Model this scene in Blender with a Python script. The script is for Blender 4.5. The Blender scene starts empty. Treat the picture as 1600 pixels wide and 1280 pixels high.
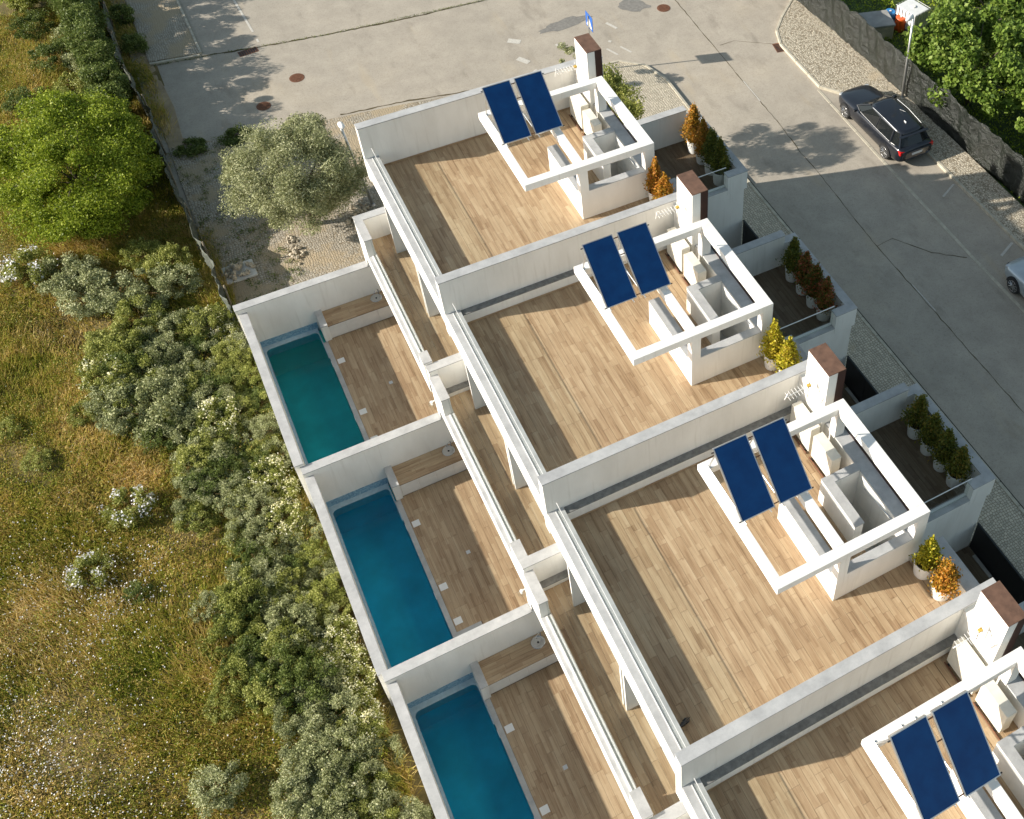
import bpy, math, random
import numpy as np
from mathutils import Matrix, Vector
rad = math.radians
rng = np.random.default_rng(7)
random.seed(7)
S = bpy.context.scene
COL = S.collection

# ------------------------------------------------------------------ camera, sky, sun, exposure
cam_d = bpy.data.cameras.new('camera')
cam = bpy.data.objects.new('camera', cam_d)
COL.objects.link(cam)
R = [[0.866283571, -0.497927578, 0.040260438], [-0.344645457, -0.654053098, -0.673375122], [0.361624507, 0.569458228, -0.738203930]]
M = Matrix(((R[0][0], -R[1][0], -R[2][0], -7.384883), (R[0][1], -R[1][1], -R[2][1], -20.524643),
            (R[0][2], -R[1][2], -R[2][2], 24.837442), (0, 0, 0, 1)))
cam.matrix_world = M
cam_d.sensor_width = 36
cam_d.lens = 1767.1 / 1600 * 36
cam_d.shift_x = -365.02 / 1600
cam_d.shift_y = -185.02 / 1600
cam_d.clip_start = .5
cam_d.clip_end = 400
S.camera = cam

SUN_EL, SUN_AZ = rad(25.5), rad(16)
w = bpy.data.worlds.new('World')
S.world = w
w.use_nodes = True
nt = w.node_tree
sky = nt.nodes.new('ShaderNodeTexSky')
sky.sky_type = 'NISHITA'
sky.sun_disc = False
sky.sun_elevation = SUN_EL
sky.sun_rotation = math.atan2(-math.cos(SUN_AZ), math.sin(SUN_AZ))
bg = nt.nodes['Background']
bg.inputs[1].default_value = .100
hs = nt.nodes.new('ShaderNodeHueSaturation')
hs.inputs['Saturation'].default_value = .72
hs.inputs['Hue'].default_value = .475
nt.links.new(sky.outputs[0], hs.inputs['Color'])
nt.links.new(hs.outputs[0], bg.inputs[0])
sun_d = bpy.data.lights.new('sun', 'SUN')
sun_d.energy = 5.0
sun_d.angle = rad(.55)
sun_d.color = (1, .935, .84)
sun = bpy.data.objects.new('sun', sun_d)
COL.objects.link(sun)
sun.rotation_euler = Vector((math.cos(SUN_AZ) * math.cos(SUN_EL), -math.sin(SUN_AZ) * math.cos(SUN_EL), -math.sin(SUN_EL))).to_track_quat('-Z', 'Y').to_euler()
sun.location = (-30, 10, 30)
S.view_settings.view_transform = 'Standard'
S.view_settings.look = 'None'
S.view_settings.exposure = 0.64
S.view_settings.gamma = 1
S.view_settings.use_curve_mapping = False

# ------------------------------------------------------------------ helpers
def meta(o, label=None, cat=None, group=None, kind=None):
    if label: o['label'] = label
    if cat: o['category'] = cat
    if group: o['group'] = group
    if kind: o['kind'] = kind
    return o

def link(name, me, parent=None):
    o = bpy.data.objects.new(name, me)
    COL.objects.link(o)
    if parent is not None: o.parent = parent
    return o

def empty(name, loc, label, cat, group=None, rz=0):
    o = bpy.data.objects.new(name, None)
    COL.objects.link(o)
    o.empty_display_size = .2
    o.location = loc
    o.rotation_euler = (0, 0, rz)
    return meta(o, label, cat, group)

class MB:
    """collects shapes given as (u, v, z): u across the houses, v down the row, z up; world is (u, -v, z)"""
    def __init__(s): s.v, s.f = [], []
    def add(s, vs, fs):
        b = len(s.v)
        s.v += [(p[0], -p[1], p[2]) for p in vs]
        s.f += [tuple(b + i for i in reversed(f)) for f in fs]
        return s
    def box(s, u0, u1, v0, v1, z0, z1):
        return s.add([(u0, v0, z0), (u1, v0, z0), (u1, v1, z0), (u0, v1, z0), (u0, v0, z1), (u1, v0, z1), (u1, v1, z1), (u0, v1, z1)],
                     [(0, 3, 2, 1), (4, 5, 6, 7), (0, 1, 5, 4), (1, 2, 6, 5), (2, 3, 7, 6), (3, 0, 4, 7)])
    def prism(s, poly, z0, z1):
        n = len(poly)
        a = sum(poly[i][0] * poly[(i + 1) % n][1] - poly[(i + 1) % n][0] * poly[i][1] for i in range(n))
        if a < 0: poly = poly[::-1]
        vs = [(p[0], p[1], z0) for p in poly] + [(p[0], p[1], z1) for p in poly]
        return s.add(vs, [tuple(range(n - 1, -1, -1)), tuple(range(n, 2 * n))] + [(i, (i + 1) % n, n + (i + 1) % n, n + i) for i in range(n)])
    def flat(s, poly, z):
        n = len(poly)
        a = sum(poly[i][0] * poly[(i + 1) % n][1] - poly[(i + 1) % n][0] * poly[i][1] for i in range(n))
        if a < 0: poly = poly[::-1]
        return s.add([(p[0], p[1], z) for p in poly], [tuple(range(n))])
    def tube(s, pts, r, n=8, cap=True):
        pts = [Vector(p) for p in pts]
        rr = r if isinstance(r, (list, tuple)) else [r] * len(pts)
        vs, fs = [], []
        for i, p in enumerate(pts):
            d = (pts[min(i + 1, len(pts) - 1)] - pts[max(i - 1, 0)]).normalized()
            a = d.orthogonal().normalized()
            b = d.cross(a)
            for k in range(n):
                t = 2 * math.pi * k / n
                q = p + (a * math.cos(t) + b * math.sin(t)) * rr[i]
                vs.append(tuple(q))
        for i in range(len(pts) - 1):
            for k in range(n):
                fs.append((i * n + k, i * n + (k + 1) % n, (i + 1) * n + (k + 1) % n, (i + 1) * n + k))
        if cap:
            fs.append(tuple(range(n - 1, -1, -1)))
            fs.append(tuple(range((len(pts) - 1) * n, len(pts) * n)))
        return s.add(vs, fs)
    def lathe(s, c, prof, n=20):
        vs, fs = [], []
        for r, z in prof:
            for k in range(n):
                t = 2 * math.pi * k / n
                vs.append((c[0] + r * math.cos(t), c[1] + r * math.sin(t), c[2] + z))
        for i in range(len(prof) - 1):
            for k in range(n):
                fs.append((i * n + k, i * n + (k + 1) % n, (i + 1) * n + (k + 1) % n, (i + 1) * n + k))
        fs.append(tuple(range(n - 1, -1, -1)))
        fs.append(tuple(range((len(prof) - 1) * n, len(prof) * n)))
        return s.add(vs, fs)
    def mesh(s, name, mat, smooth=False):
        me = bpy.data.meshes.new(name)
        me.from_pydata(s.v, [], s.f)
        me.materials.append(mat)
        if smooth: me.polygons.foreach_set('use_smooth', [True] * len(me.polygons))
        me.update()
        return me
    def obj(s, name, mat, parent=None, bevel=0, smooth=False):
        o = link(name, s.mesh(name, mat, smooth), parent)
        if bevel:
            m = o.modifiers.new('bevel', 'BEVEL')
            m.width = bevel
            m.segments = 2
            m.limit_method = 'ANGLE'
        return o

def np_mesh(name, V, F, mat, smooth=False):
    me = bpy.data.meshes.new(name)
    V = np.asarray(V, np.float32); F = np.asarray(F, np.int32)
    nf, k = F.shape
    me.vertices.add(len(V)); me.vertices.foreach_set('co', V.ravel())
    me.loops.add(nf * k); me.loops.foreach_set('vertex_index', F.ravel())
    me.polygons.add(nf); me.polygons.foreach_set('loop_start', np.arange(0, nf * k, k, dtype=np.int32))
    if smooth: me.polygons.foreach_set('use_smooth', np.ones(nf, bool))
    me.materials.append(mat)
    me.update(calc_edges=True)
    return me

# ------------------------------------------------------------------ materials
class NT:
    def __init__(s, name):
        s.m = bpy.data.materials.new(name); s.m.use_nodes = True
        s.t = s.m.node_tree; s.b = s.t.nodes['Principled BSDF']
        s.out = s.t.nodes['Material Output']
    def n(s, typ, **k):
        nd = s.t.nodes.new('ShaderNode' + typ)
        for a, b in k.items(): setattr(nd, a, b)
        return nd
    def l(s, a, b): s.t.links.new(a, b)
    def val(s, sock, v):
        if hasattr(v, 'links') or hasattr(v, 'is_linked'): s.l(v, sock)
        else: sock.default_value = v
    def pos(s, scale=(1, 1, 1), obj=False):
        if obj: c = s.n('TexCoord').outputs['Object']
        else: c = s.n('NewGeometry').outputs['Position']
        mp = s.n('Mapping'); mp.inputs['Scale'].default_value = scale
        s.l(c, mp.inputs['Vector']); return mp.outputs[0]
    def noise(s, vec, scale, detail=4, rough=.55, out=0):
        n = s.n('TexNoise'); s.l(vec, n.inputs['Vector'])
        n.inputs['Scale'].default_value = scale; n.inputs['Detail'].default_value = detail; n.inputs['Roughness'].default_value = rough
        return n.outputs[out]
    def ramp(s, fac, stops, interp='LINEAR'):
        r = s.n('ValToRGB'); s.l(fac, r.inputs[0]); cr = r.color_ramp; cr.interpolation = interp
        while len(cr.elements) < len(stops): cr.elements.new(.5)
        for e, (p, c) in zip(cr.elements, stops):
            e.position = p; e.color = (c if len(c) == 4 else (*c, 1)) if not isinstance(c, (int, float)) else (c, c, c, 1)
        return r.outputs[0]
    def mix(s, a, b, fac, mode='MIX'):
        x = s.n('Mix', data_type='RGBA', blend_type=mode)
        s.val(x.inputs['Factor'], fac)
        for sock, v in ((x.inputs['A'], a), (x.inputs['B'], b)):
            if hasattr(v, 'links') or hasattr(v, 'is_linked'): s.l(v, sock)
            else: sock.default_value = (*v, 1) if len(v) == 3 else v
        return x.outputs['Result']
    def math(s, op, a, b=0.):
        x = s.n('Math', operation=op); s.val(x.inputs[0], a); s.val(x.inputs[1], b); return x.outputs[0]
    def bump(s, h, st=.3, dist=.02):
        b = s.n('Bump'); b.inputs['Strength'].default_value = st; b.inputs['Distance'].default_value = dist
        s.l(h, b.inputs['Height']); s.l(b.outputs[0], s.b.inputs['Normal'])
    def col(s, c): s.val(s.b.inputs['Base Color'], c if hasattr(c, 'links') or hasattr(c, 'is_linked') else (*c, 1))
    def set(s, **k):
        for a, b in k.items(): s.b.inputs[a.replace('_', ' ')].default_value = b
        return s

def plain(name, c, rough=.5, metal=0., var=.12, scale=6, bump=0):
    t = NT(name)
    n = t.noise(t.pos(), scale, 5)
    lo = tuple(x * (1 - var) for x in c); hi = tuple(min(1, x * (1 + var)) for x in c)
    t.col(t.ramp(n, [(.3, lo), (.7, hi)]))
    t.set(Roughness=rough, Metallic=metal)
    if bump: t.bump(t.noise(t.pos(), 60, 3), bump, .01)
    return t.m

def m_stucco():
    t = NT('white_render')
    big = t.noise(t.pos((1, 1, .35)), 1.3, 5, .6)
    fine = t.noise(t.pos(), 90, 3)
    streak = t.noise(t.pos((9, 9, .5)), 1, 4)
    a = t.ramp(big, [(.3, (.76, .74, .69)), (.65, (.86, .845, .80))])
    t.col(t.mix(a, (.60, .57, .51), t.ramp(streak, [(.56, 0.), (.80, .5)])))
    t.set(Roughness=.85); t.bump(fine, .25, .006); return t.m

def m_coping():
    t = NT('pale_stone_coping')
    a = t.noise(t.pos(), 2.2, 6, .65); b = t.noise(t.pos(), 35, 4)
    c = t.ramp(a, [(.3, (.34, .34, .335)), (.55, (.445, .445, .435)), (.75, (.52, .515, .50))])
    c = t.mix(c, (.25, .25, .24), t.ramp(b, [(.60, 0.), (.72, .45)]))
    t.col(c); t.set(Roughness=.8); t.bump(b, .2, .005); return t.m

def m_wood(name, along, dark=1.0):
    t = NT(name)
    sc = (1, .045, 1) if along == 'v' else (.045, 1, 1)
    g = t.n('NewGeometry'); oi = t.n('ObjectInfo')
    r = t.math('FRACT', t.math('ADD', t.math('MULTIPLY', g.outputs['Random Per Island'], 3.7), t.math('MULTIPLY', oi.outputs['Random'], 7.13)))
    off = t.n('CombineXYZ'); t.l(t.math('MULTIPLY', r, 40.), off.inputs[0]); t.l(t.math('MULTIPLY', r, 17.), off.inputs[1])
    v = t.n('VectorMath', operation='ADD'); t.l(t.pos(sc), v.inputs[0]); t.l(off.outputs[0], v.inputs[1])
    gr = t.noise(v.outputs[0], 30, 6, .62)
    gr2 = t.noise(v.outputs[0], 8, 4, .5)
    # printed staves, narrower than the boards
    sx = t.n('SeparateXYZ'); t.l(t.n('NewGeometry').outputs['Position'], sx.inputs[0])
    cb = t.n('CombineXYZ'); t.l(sx.outputs['Y' if along == 'v' else 'X'], cb.inputs[0]); t.l(sx.outputs['X' if along == 'v' else 'Y'], cb.inputs[1])
    br = t.n('TexBrick'); br.offset = .37; br.offset_frequency = 2; br.squash = 1.3; br.squash_frequency = 3
    t.l(cb.outputs[0], br.inputs['Vector'])
    for k_, v_ in (('Scale', 1.), ('Mortar Size', .0025), ('Mortar Smooth', .2), ('Bias', 0.), ('Brick Width', .62), ('Row Height', .098)): br.inputs[k_].default_value = v_
    br.inputs['Color1'].default_value = (0, 0, 0, 1); br.inputs['Color2'].default_value = (1, 1, 1, 1); br.inputs['Mortar'].default_value = (0, 0, 0, 1)
    bf = t.n('SeparateColor'); t.l(br.outputs['Color'], bf.inputs[0])
    f = t.math('ADD', t.math('MULTIPLY', r, .10), t.math('ADD', t.math('MULTIPLY', gr, .42), t.math('ADD', t.math('MULTIPLY', gr2, .30), t.math('MULTIPLY', bf.outputs[0], .13))))
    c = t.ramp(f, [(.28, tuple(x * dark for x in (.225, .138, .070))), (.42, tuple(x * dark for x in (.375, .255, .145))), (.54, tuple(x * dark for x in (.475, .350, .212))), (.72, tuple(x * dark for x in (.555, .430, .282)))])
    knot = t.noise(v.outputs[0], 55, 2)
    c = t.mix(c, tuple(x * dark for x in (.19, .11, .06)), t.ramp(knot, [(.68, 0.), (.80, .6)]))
    st = t.noise(t.pos(), .55, 6, .65); sp = t.noise(t.pos(), 4.5, 5, .7)
    c = t.mix(c, (.74, .72, .70), t.ramp(st, [(.40, .45), (.62, 0.)]), 'MULTIPLY')
    c = t.mix(c, (.70, .68, .66), t.ramp(sp, [(.62, 0.), (.74, .6)]), 'MULTIPLY')
    t.col(c); t.set(Roughness=.55); t.bump(gr, .12, .004); return t.m

def m_asphalt():
    t = NT('worn_asphalt')
    big = t.noise(t.pos(), .16, 5, .6); mid = t.noise(t.pos(), 1.1, 5, .65); f = t.noise(t.pos(), 55, 3, .7)
    c = t.ramp(big, [(.3, (.34, .30, .24)), (.55, (.40, .35, .28)), (.75, (.46, .39, .29))])
    c = t.mix(c, t.ramp(mid, [(.3, (.27, .24, .20)), (.7, (.49, .44, .36))]), .40)
    c = t.mix(c, (.15, .14, .125), t.ramp(f, [(.58, 0.), (.75, .6)]))
    c = t.mix(c, (.60, .56, .48), t.ramp(f, [(.27, .55), (.40, 0.)]))
    ag = t.noise(t.pos(), 17, 4, .8)
    c = t.mix(c, (.62, .60, .57), t.ramp(ag, [(.52, 0.), (.70, .75)]), 'MULTIPLY')
    oil = t.noise(t.pos((1.4, .5, 1)), .9, 5, .6)
    c = t.mix(c, (.66, .65, .64), t.ramp(oil, [(.58, 0.), (.72, .6)]), 'MULTIPLY')
    ws = t.noise(t.pos((1, .2, 1)), 1.2, 4)
    c = t.mix(c, (.45, .36, .235), t.ramp(ws, [(.60, 0.), (.80, .45)]))
    t.col(c); t.set(Roughness=.92); t.bump(f, .35, .01); return t.m

def m_cobble(name, base, soil, cover=.5, sc=10.5):
    t = NT(name)
    p = t.pos()
    wv = t.noise(p, .8, 2, .5, 1)
    a = t.n('VectorMath', operation='MULTIPLY_ADD'); t.l(wv, a.inputs[0]); a.inputs[1].default_value = (.35, .35, 0); t.l(p, a.inputs[2])
    vo = t.n('TexVoronoi', feature='DISTANCE_TO_EDGE'); vo.inputs['Scale'].default_value = sc; vo.inputs['Randomness'].default_value = .45
    vc = t.n('TexVoronoi', feature='F1'); vc.inputs['Scale'].default_value = sc; vc.inputs['Randomness'].default_value = .45
    t.l(a.outputs[0], vo.inputs['Vector']); t.l(a.outputs[0], vc.inputs['Vector'])
    sp = t.n('SeparateColor'); t.l(vc.outputs['Color'], sp.inputs[0])
    stone = t.ramp(sp.outputs[0], [(0, tuple(x * .80 for x in base)), (.5, base), (1, tuple(min(1, x * 1.16) for x in base))])
    gap = t.ramp(vo.outputs['Distance'], [(.04, 1.), (.13, 0.)])
    c = t.mix(stone, tuple(x * .5 for x in soil), gap)
    so = t.noise(p, .7, 5, .6)
    c = t.mix(c, soil, t.ramp(so, [(cover, 0.), (cover + .12, .85)]))
    t.col(c); t.set(Roughness=.9)
    t.bump(t.ramp(vo.outputs['Distance'], [(0, 0.), (.2, 1.)]), .6, .02); return t.m

def m_leaf(name, stops, trans=.35, rough=.5):
    t = NT(name)
    g = t.n('NewGeometry'); oi = t.n('ObjectInfo')
    lo = t.noise(t.pos(), 1.6, 2)
    f = t.math('ADD', t.math('MULTIPLY', g.outputs['Random Per Island'], .62), t.math('MULTIPLY', lo, .4))
    f = t.math('ADD', f, t.math('MULTIPLY', t.math('SUBTRACT', oi.outputs['Random'], .5), .14))
    c = t.ramp(f, stops)
    t.col(c); t.set(Roughness=rough)
    t.b.inputs['Specular IOR Level'].default_value = .25
    tr = t.n('BsdfTranslucent'); t.l(c, tr.inputs[0])
    mx = t.n('MixShader'); mx.inputs[0].default_value = trans
    t.l(t.b.outputs[0], mx.inputs[1]); t.l(tr.outputs[0], mx.inputs[2]); t.l(mx.outputs[0], t.out.inputs[0])
    return t.m

def m_glass(name='clear_glass', tint=(.955, .975, .965), refl=.03):
    t = NT(name)
    tr = t.n('BsdfTransparent'); tr.inputs[0].default_value = (*tint, 1)
    gl = t.n('BsdfGlossy'); gl.inputs['Roughness'].default_value = .03
    fr = t.n('LayerWeight'); fr.inputs['Blend'].default_value = .5
    mx = t.n('MixShader'); t.l(t.math('ADD', t.math('MULTIPLY', t.math('POWER', fr.outputs['Facing'], 4.), .45), refl), mx.inputs[0]); t.l(tr.outputs[0], mx.inputs[1]); t.l(gl.outputs[0], mx.inputs[2])
    t.l(mx.outputs[0], t.out.inputs[0]); return t.m

def m_water():
    t = NT('pool_water')
    rip = t.noise(t.pos((1, 1, 1)), 5, 3)
    tr = t.n('BsdfTransparent'); tr.inputs[0].default_value = (.48, .87, .94, 1)
    gl = t.n('BsdfGlossy'); gl.inputs['Roughness'].default_value = .04
    b = t.n('Bump'); b.inputs['Strength'].default_value = .06; b.inputs['Distance'].default_value = .02
    t.l(rip, b.inputs['Height']); t.l(b.outputs[0], gl.inputs['Normal'])
    fr = t.n('Fresnel'); fr.inputs[0].default_value = 1.33; t.l(b.outputs[0], fr.inputs['Normal'])
    mx = t.n('MixShader'); t.l(fr.outputs[0], mx.inputs[0]); t.l(tr.outputs[0], mx.inputs[1]); t.l(gl.outputs[0], mx.inputs[2])
    t.l(mx.outputs[0], t.out.inputs[0]); return t.m

def m_tile():
    t = NT('blue_mosaic_tile')
    br = t.n('TexVoronoi', feature='F1'); br.distance = 'CHEBYCHEV'; br.inputs['Scale'].default_value = 24; br.inputs['Randomness'].default_value = .15
    t.l(t.pos(), br.inputs['Vector'])
    sp = t.n('SeparateColor'); t.l(br.outputs['Color'], sp.inputs[0])
    c = t.ramp(sp.outputs[0], [(0, (.13, .27, .40)), (.5, (.20, .37, .50)), (1, (.32, .48, .58))])
    t.col(c); t.set(Roughness=.3); return t.m

def m_field():
    t = NT('dry_meadow_soil')
    p = t.pos(); a = t.noise(p, .35, 6, .6); b = t.noise(p, 3, 6, .65); c2 = t.noise(p, 24, 4, .7)
    c = t.ramp(a, [(.3, (.085, .085, .022)), (.48, (.155, .125, .04)), (.62, (.215, .15, .055)), (.8, (.30, .22, .10))])
    c = t.mix(c, t.ramp(b, [(.3, (.05, .06, .015)), (.7, (.27, .19, .08))]), .45)
    c = t.mix(c, (.03, .03, .012), t.ramp(c2, [(.55, 0.), (.75, .7)]))
    t.col(c); t.set(Roughness=1); t.bump(c2, .8, .05); return t.m

def m_collector():
    t = NT('blue_collector_glass')
    z = t.n('SeparateXYZ'); t.l(t.n('TexCoord').outputs['Object'], z.inputs[0])
    n = t.noise(t.pos(), 3, 4)
    c = t.ramp(n, [(.3, (.002, .024, .095)), (.7, (.003, .036, .125))])
    t.col(c); t.set(Roughness=.12)
    t.b.inputs['Specular IOR Level'].default_value = .35
    return t.m

def m_tarp():
    t = NT('black_plastic_sheeting')
    n = t.noise(t.pos((1, 1, 2.5)), 2.2, 6, .7); f = t.noise(t.pos((3, 3, .6)), 3, 4)
    c = t.ramp(n, [(.35, (.005, .007, .004)), (.65, (.015, .019, .013))])
    c = t.mix(c, (.11, .12, .095), t.ramp(f, [(.64, 0.), (.72, .45)]))
    t.col(c); t.set(Roughness=.30); t.bump(n, 1., .12); return t.m

MAT = dict(
    white=m_stucco(), cap=m_coping(), wood=m_wood('wood_effect_board', 'v'), woodx=m_wood('wood_effect_board_across', 'u'), wood_shaded=m_wood('shaded_wood_board', 'v', .33),  # last one: same wood darkened, shade of the street-side floors put into the colour
    grout=plain('joint_grout', (.16, .11, .07), .9), asphalt=m_asphalt(),
    cobble=m_cobble('limestone_cobbles', (.55, .49, .38), (.46, .38, .26), .60),
    cobble_old=m_cobble('dirty_cobbles', (.40, .36, .29), (.40, .315, .20), .47),
    kerb=plain('kerb_concrete', (.46, .42, .33), .9, 0, .2, 4, .2), concrete=plain('grey_concrete', (.34, .33, .31), .9, 0, .2, 3, .2),
    paint=plain('worn_road_paint', (.52, .49, .43), .8, 0, .15, 14), glass=m_glass(), water=m_water(), tile=m_tile(),
    pool_shell=plain('pool_lining', (.045, .66, .80), .5, 0, .18, .8), pool_green=plain('greenish_pool_lining', (.05, .72, .66), .5, 0, .18, .8), ledge=plain('stained_shaded_grey_stone', (.20, .197, .185), .9, 0, .3, 7), slab=plain('pale_slab', (.6, .59, .55), .8), rim=plain('pale_pool_rim', (.45, .58, .64), .5, 0, .1, 8),  # ledge: moss stains and the wall's shade both put into the dark grey
    steel=plain('stainless_steel', (.62, .63, .64), .25, 1., .05), alu=plain('aluminium', (.62, .62, .61), .38, .9, .06),
    white_metal=plain('white_painted_metal', (.78, .77, .74), .45, 0, .04), ac=plain('cream_unit_casing', (.70, .67, .58), .5, 0, .06),
    dark_metal=plain('dark_metal', (.03, .03, .032), .5, .4), black=plain('black_plastic', (.015, .015, .016), .5),
    corten=plain('brown_sheet_metal', (.155, .085, .055), .6, .1, .3, 5, .1), brown_panel=plain('dark_brown_panel', (.05, .020, .014), .5, 0, .2, 4),
    collector=m_collector(), window=m_glass('window_glass', (.30, .34, .35), .12), curtain=plain('pale_curtain', (.62, .60, .56), .9),
    pot=plain('white_plant_pot', (.74, .73, .70), .5, 0, .07), soil=plain('dark_potting_soil', (.03, .02, .012), 1, 0, .4, 30),
    dirt=plain('bare_dirt', (.33, .255, .16), 1, 0, .3, 2, .4), deep=plain('pit_floor', (.02, .02, .02), .9), pit=plain('dark_retaining_concrete', (.045, .044, .042), .95, 0, .3, 3),
    field=m_field(), bark=plain('grey_bark', (.14, .11, .08), .95, 0, .3, 8, .5), stone=plain('field_stone', (.47, .41, .31), .9, 0, .28, 5, .4),
    tarp=m_tarp(), net=plain('grey_green_netting', (.085, .095, .075), .75, 0, .5, 9, .4), post=plain('weathered_post', (.20, .17, .12), .9, 0, .3, 8),
    rust=plain('rusty_iron', (.17, .075, .04), .8, .2, .3, 12), patch=plain('dark_asphalt_patch', (.20, .19, .17), .95, 0, .2, 10, .3),
    grass_far=plain('green_weedy_soil', (.055, .085, .02), 1, 0, .5, 3, .5), blue=plain('sign_blue', (.02, .11, .42), .4, 0, .03), tank=plain('white_plastic_tank', (.70, .71, .70), .45, 0, .06),
    orange=plain('orange_plastic', (.62, .10, .015), .45, 0, .1), barrel_blue=plain('blue_plastic', (.04, .22, .50), .45, 0, .1),
    yellow=plain('yellow_plastic', (.50, .33, .06), .5), red=plain('red_lamp', (.50, .008, .008), .15, 0, .02),
    car_dark=None, car_silver=None, tyre=plain('tyre_rubber', (.02, .02, .02), .85), rim_metal=plain('alloy_rim', (.42, .42, .42), .3, .9, .05),
    car_glass=plain('dark_car_glass', (.012, .014, .015), .06, 0, .1), lamp_glass=plain('clear_lamp', (.55, .57, .58), .1, .3, .03), leafless=plain('dead_twigs', (.20, .13, .05), .9),
)
def paintmat(name, c, metal):
    t = NT(name); n = t.noise(t.pos(), 2, 4)
    t.col(t.ramp(n, [(.3, tuple(x * .9 for x in c)), (.7, tuple(x * 1.1 for x in c))]))
    t.set(Roughness=.32, Metallic=metal); t.b.inputs['Coat Weight'].default_value = .8; t.b.inputs['Coat Roughness'].default_value = .06
    return t.m
MAT['car_dark'] = paintmat('dark_car_paint', (.010, .012, .018), .2)
MAT['car_silver'] = paintmat('silver_car_paint', (.42, .47, .50), .5)

LEAF = dict(
    olive=m_leaf('olive_foliage', [(.1, (.12, .14, .05)), (.4, (.26, .28, .125)), (.65, (.41, .42, .22)), (.9, (.58, .57, .36))], .25),
    bush=m_leaf('bright_green_foliage', [(.1, (.075, .11, .008)), (.35, (.19, .26, .016)), (.6, (.35, .42, .04)), (.85, (.54, .58, .10))], .4),
    fig=m_leaf('fig_foliage', [(.1, (.055, .10, .012)), (.4, (.13, .205, .028)), (.65, (.23, .32, .055)), (.9, (.36, .44, .11))], .35),
    dark=m_leaf('dark_green_foliage', [(.1, (.045, .07, .012)), (.5, (.125, .17, .035)), (.9, (.26, .30, .09))], .3),
    grey=m_leaf('grey_green_foliage', [(.1, (.12, .14, .045)), (.4, (.27, .295, .125)), (.65, (.44, .455, .225)), (.9, (.62, .62, .38))], .22),
    mid=m_leaf('mid_green_foliage', [(.1, (.10, .125, .02)), (.45, (.26, .29, .06)), (.7, (.43, .44, .12)), (.9, (.62, .60, .22))], .3),
    orange=m_leaf('orange_tipped_foliage', [(.1, (.10, .085, .010)), (.35, (.30, .19, .020)), (.6, (.52, .24, .025)), (.85, (.64, .27, .06))], .3),
    yellow=m_leaf('yellow_green_foliage', [(.1, (.10, .13, .008)), (.35, (.33, .31, .015)), (.6, (.50, .43, .03)), (.9, (.60, .45, .06))], .3),
    red=m_leaf('red_tipped_foliage', [(.1, (.05, .07, .01)), (.45, (.13, .14, .02)), (.68, (.30, .10, .03)), (.9, (.48, .13, .07))], .3),
    green=m_leaf('potted_green_foliage', [(.1, (.05, .075, .012)), (.45, (.12, .145, .02)), (.7, (.22, .20, .03)), (.9, (.34, .22, .04))], .3),
    weeds=m_leaf('weed_foliage', [(.1, (0.096, 0.144, 0.010)), (.45, (0.228, 0.312, 0.018)), (.7, (0.360, 0.432, 0.036)), (.9, (0.504, 0.540, 0.072))], .35),
    petal_y=m_leaf('pale_yellow_petals', [(.1, (.60, .56, .22)), (.5, (.78, .74, .46)), (.9, (.85, .84, .70))], .2),
    petal_w=m_leaf('white_petals', [(.1, (.68, .64, .62)), (.5, (.80, .79, .76)), (.8, (.84, .82, .86))], .2),
)
def m_grass():
    t = NT('meadow_grass')
    g = t.n('NewGeometry')
    lo = t.noise(t.pos(), .33, 5, .6); mi = t.noise(t.pos(), 2.1, 3, .6)
    f = t.math('ADD', t.math('MULTIPLY', g.outputs['Random Per Island'], .30), t.math('SUBTRACT', t.math('ADD', t.math('MULTIPLY', lo, 1.0), t.math('MULTIPLY', mi, .34)), .28))
    c = t.ramp(f, [(.26, (.10, .14, .012)), (.40, (.27, .30, .03)), (.52, (.45, .38, .07)), (.64, (.64, .46, .15)), (.80, (.80, .64, .32))])
    t.col(c); t.set(Roughness=.7); t.b.inputs['Specular IOR Level'].default_value = .2
    tr = t.n('BsdfTranslucent'); t.l(c, tr.inputs[0]); mx = t.n('MixShader'); mx.inputs[0].default_value = .3
    t.l(t.b.outputs[0], mx.inputs[1]); t.l(tr.outputs[0], mx.inputs[2]); t.l(mx.outputs[0], t.out.inputs[0]); return t.m
LEAF['grass'] = m_grass()
LEAF['herb'] = m_leaf('meadow_herbs', [(.12, (.075, .10, .010)), (.34, (.20, .235, .022)), (.52, (.37, .37, .06)), (.66, (.47, .30, .08)), (.80, (.55, .46, .17)), (.92, (.68, .60, .30))], .3)

# ------------------------------------------------------------------ foliage meshes
def leaf_quads(P, size, aspect=.5, up=.3, r=None):
    r = r or rng
    n = len(P)
    d = r.normal(size=(n, 3)); d /= np.linalg.norm(d, axis=1, keepdims=True)
    nn = r.normal(size=(n, 3)); nn[:, 2] += up * 3
    a = np.cross(d, nn); a /= np.linalg.norm(a, axis=1, keepdims=True) + 1e-9
    s = (size * r.uniform(.6, 1.35, n))[:, None]
    V = np.stack([P - d * s * .5, P + a * s * aspect * .5, P + d * s * .5, P - a * s * aspect * .5], 1).reshape(-1, 3)
    return V, np.arange(4 * n).reshape(n, 4)

def crown_points(n, radii, clumps, spread, r, inner=.45, shape=None):
    """points in clumps spread through an ellipsoid, uneven outline"""
    c = r.normal(size=(clumps, 3)); c /= np.linalg.norm(c, axis=1, keepdims=True)
    c *= (r.uniform(inner, 1.0, clumps) ** .6)[:, None]
    c = c * np.array(radii)
    k = r.integers(0, clumps, n)
    wgt = r.uniform(.5, 1.3, clumps)[k][:, None]
    q = r.normal(size=(n, 3)); q /= np.linalg.norm(q, axis=1, keepdims=True)
    q *= (r.uniform(0, 1, n) ** .5)[:, None]
    return c[k] + q * spread * wgt * np.array([1, 1, .75])

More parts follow.
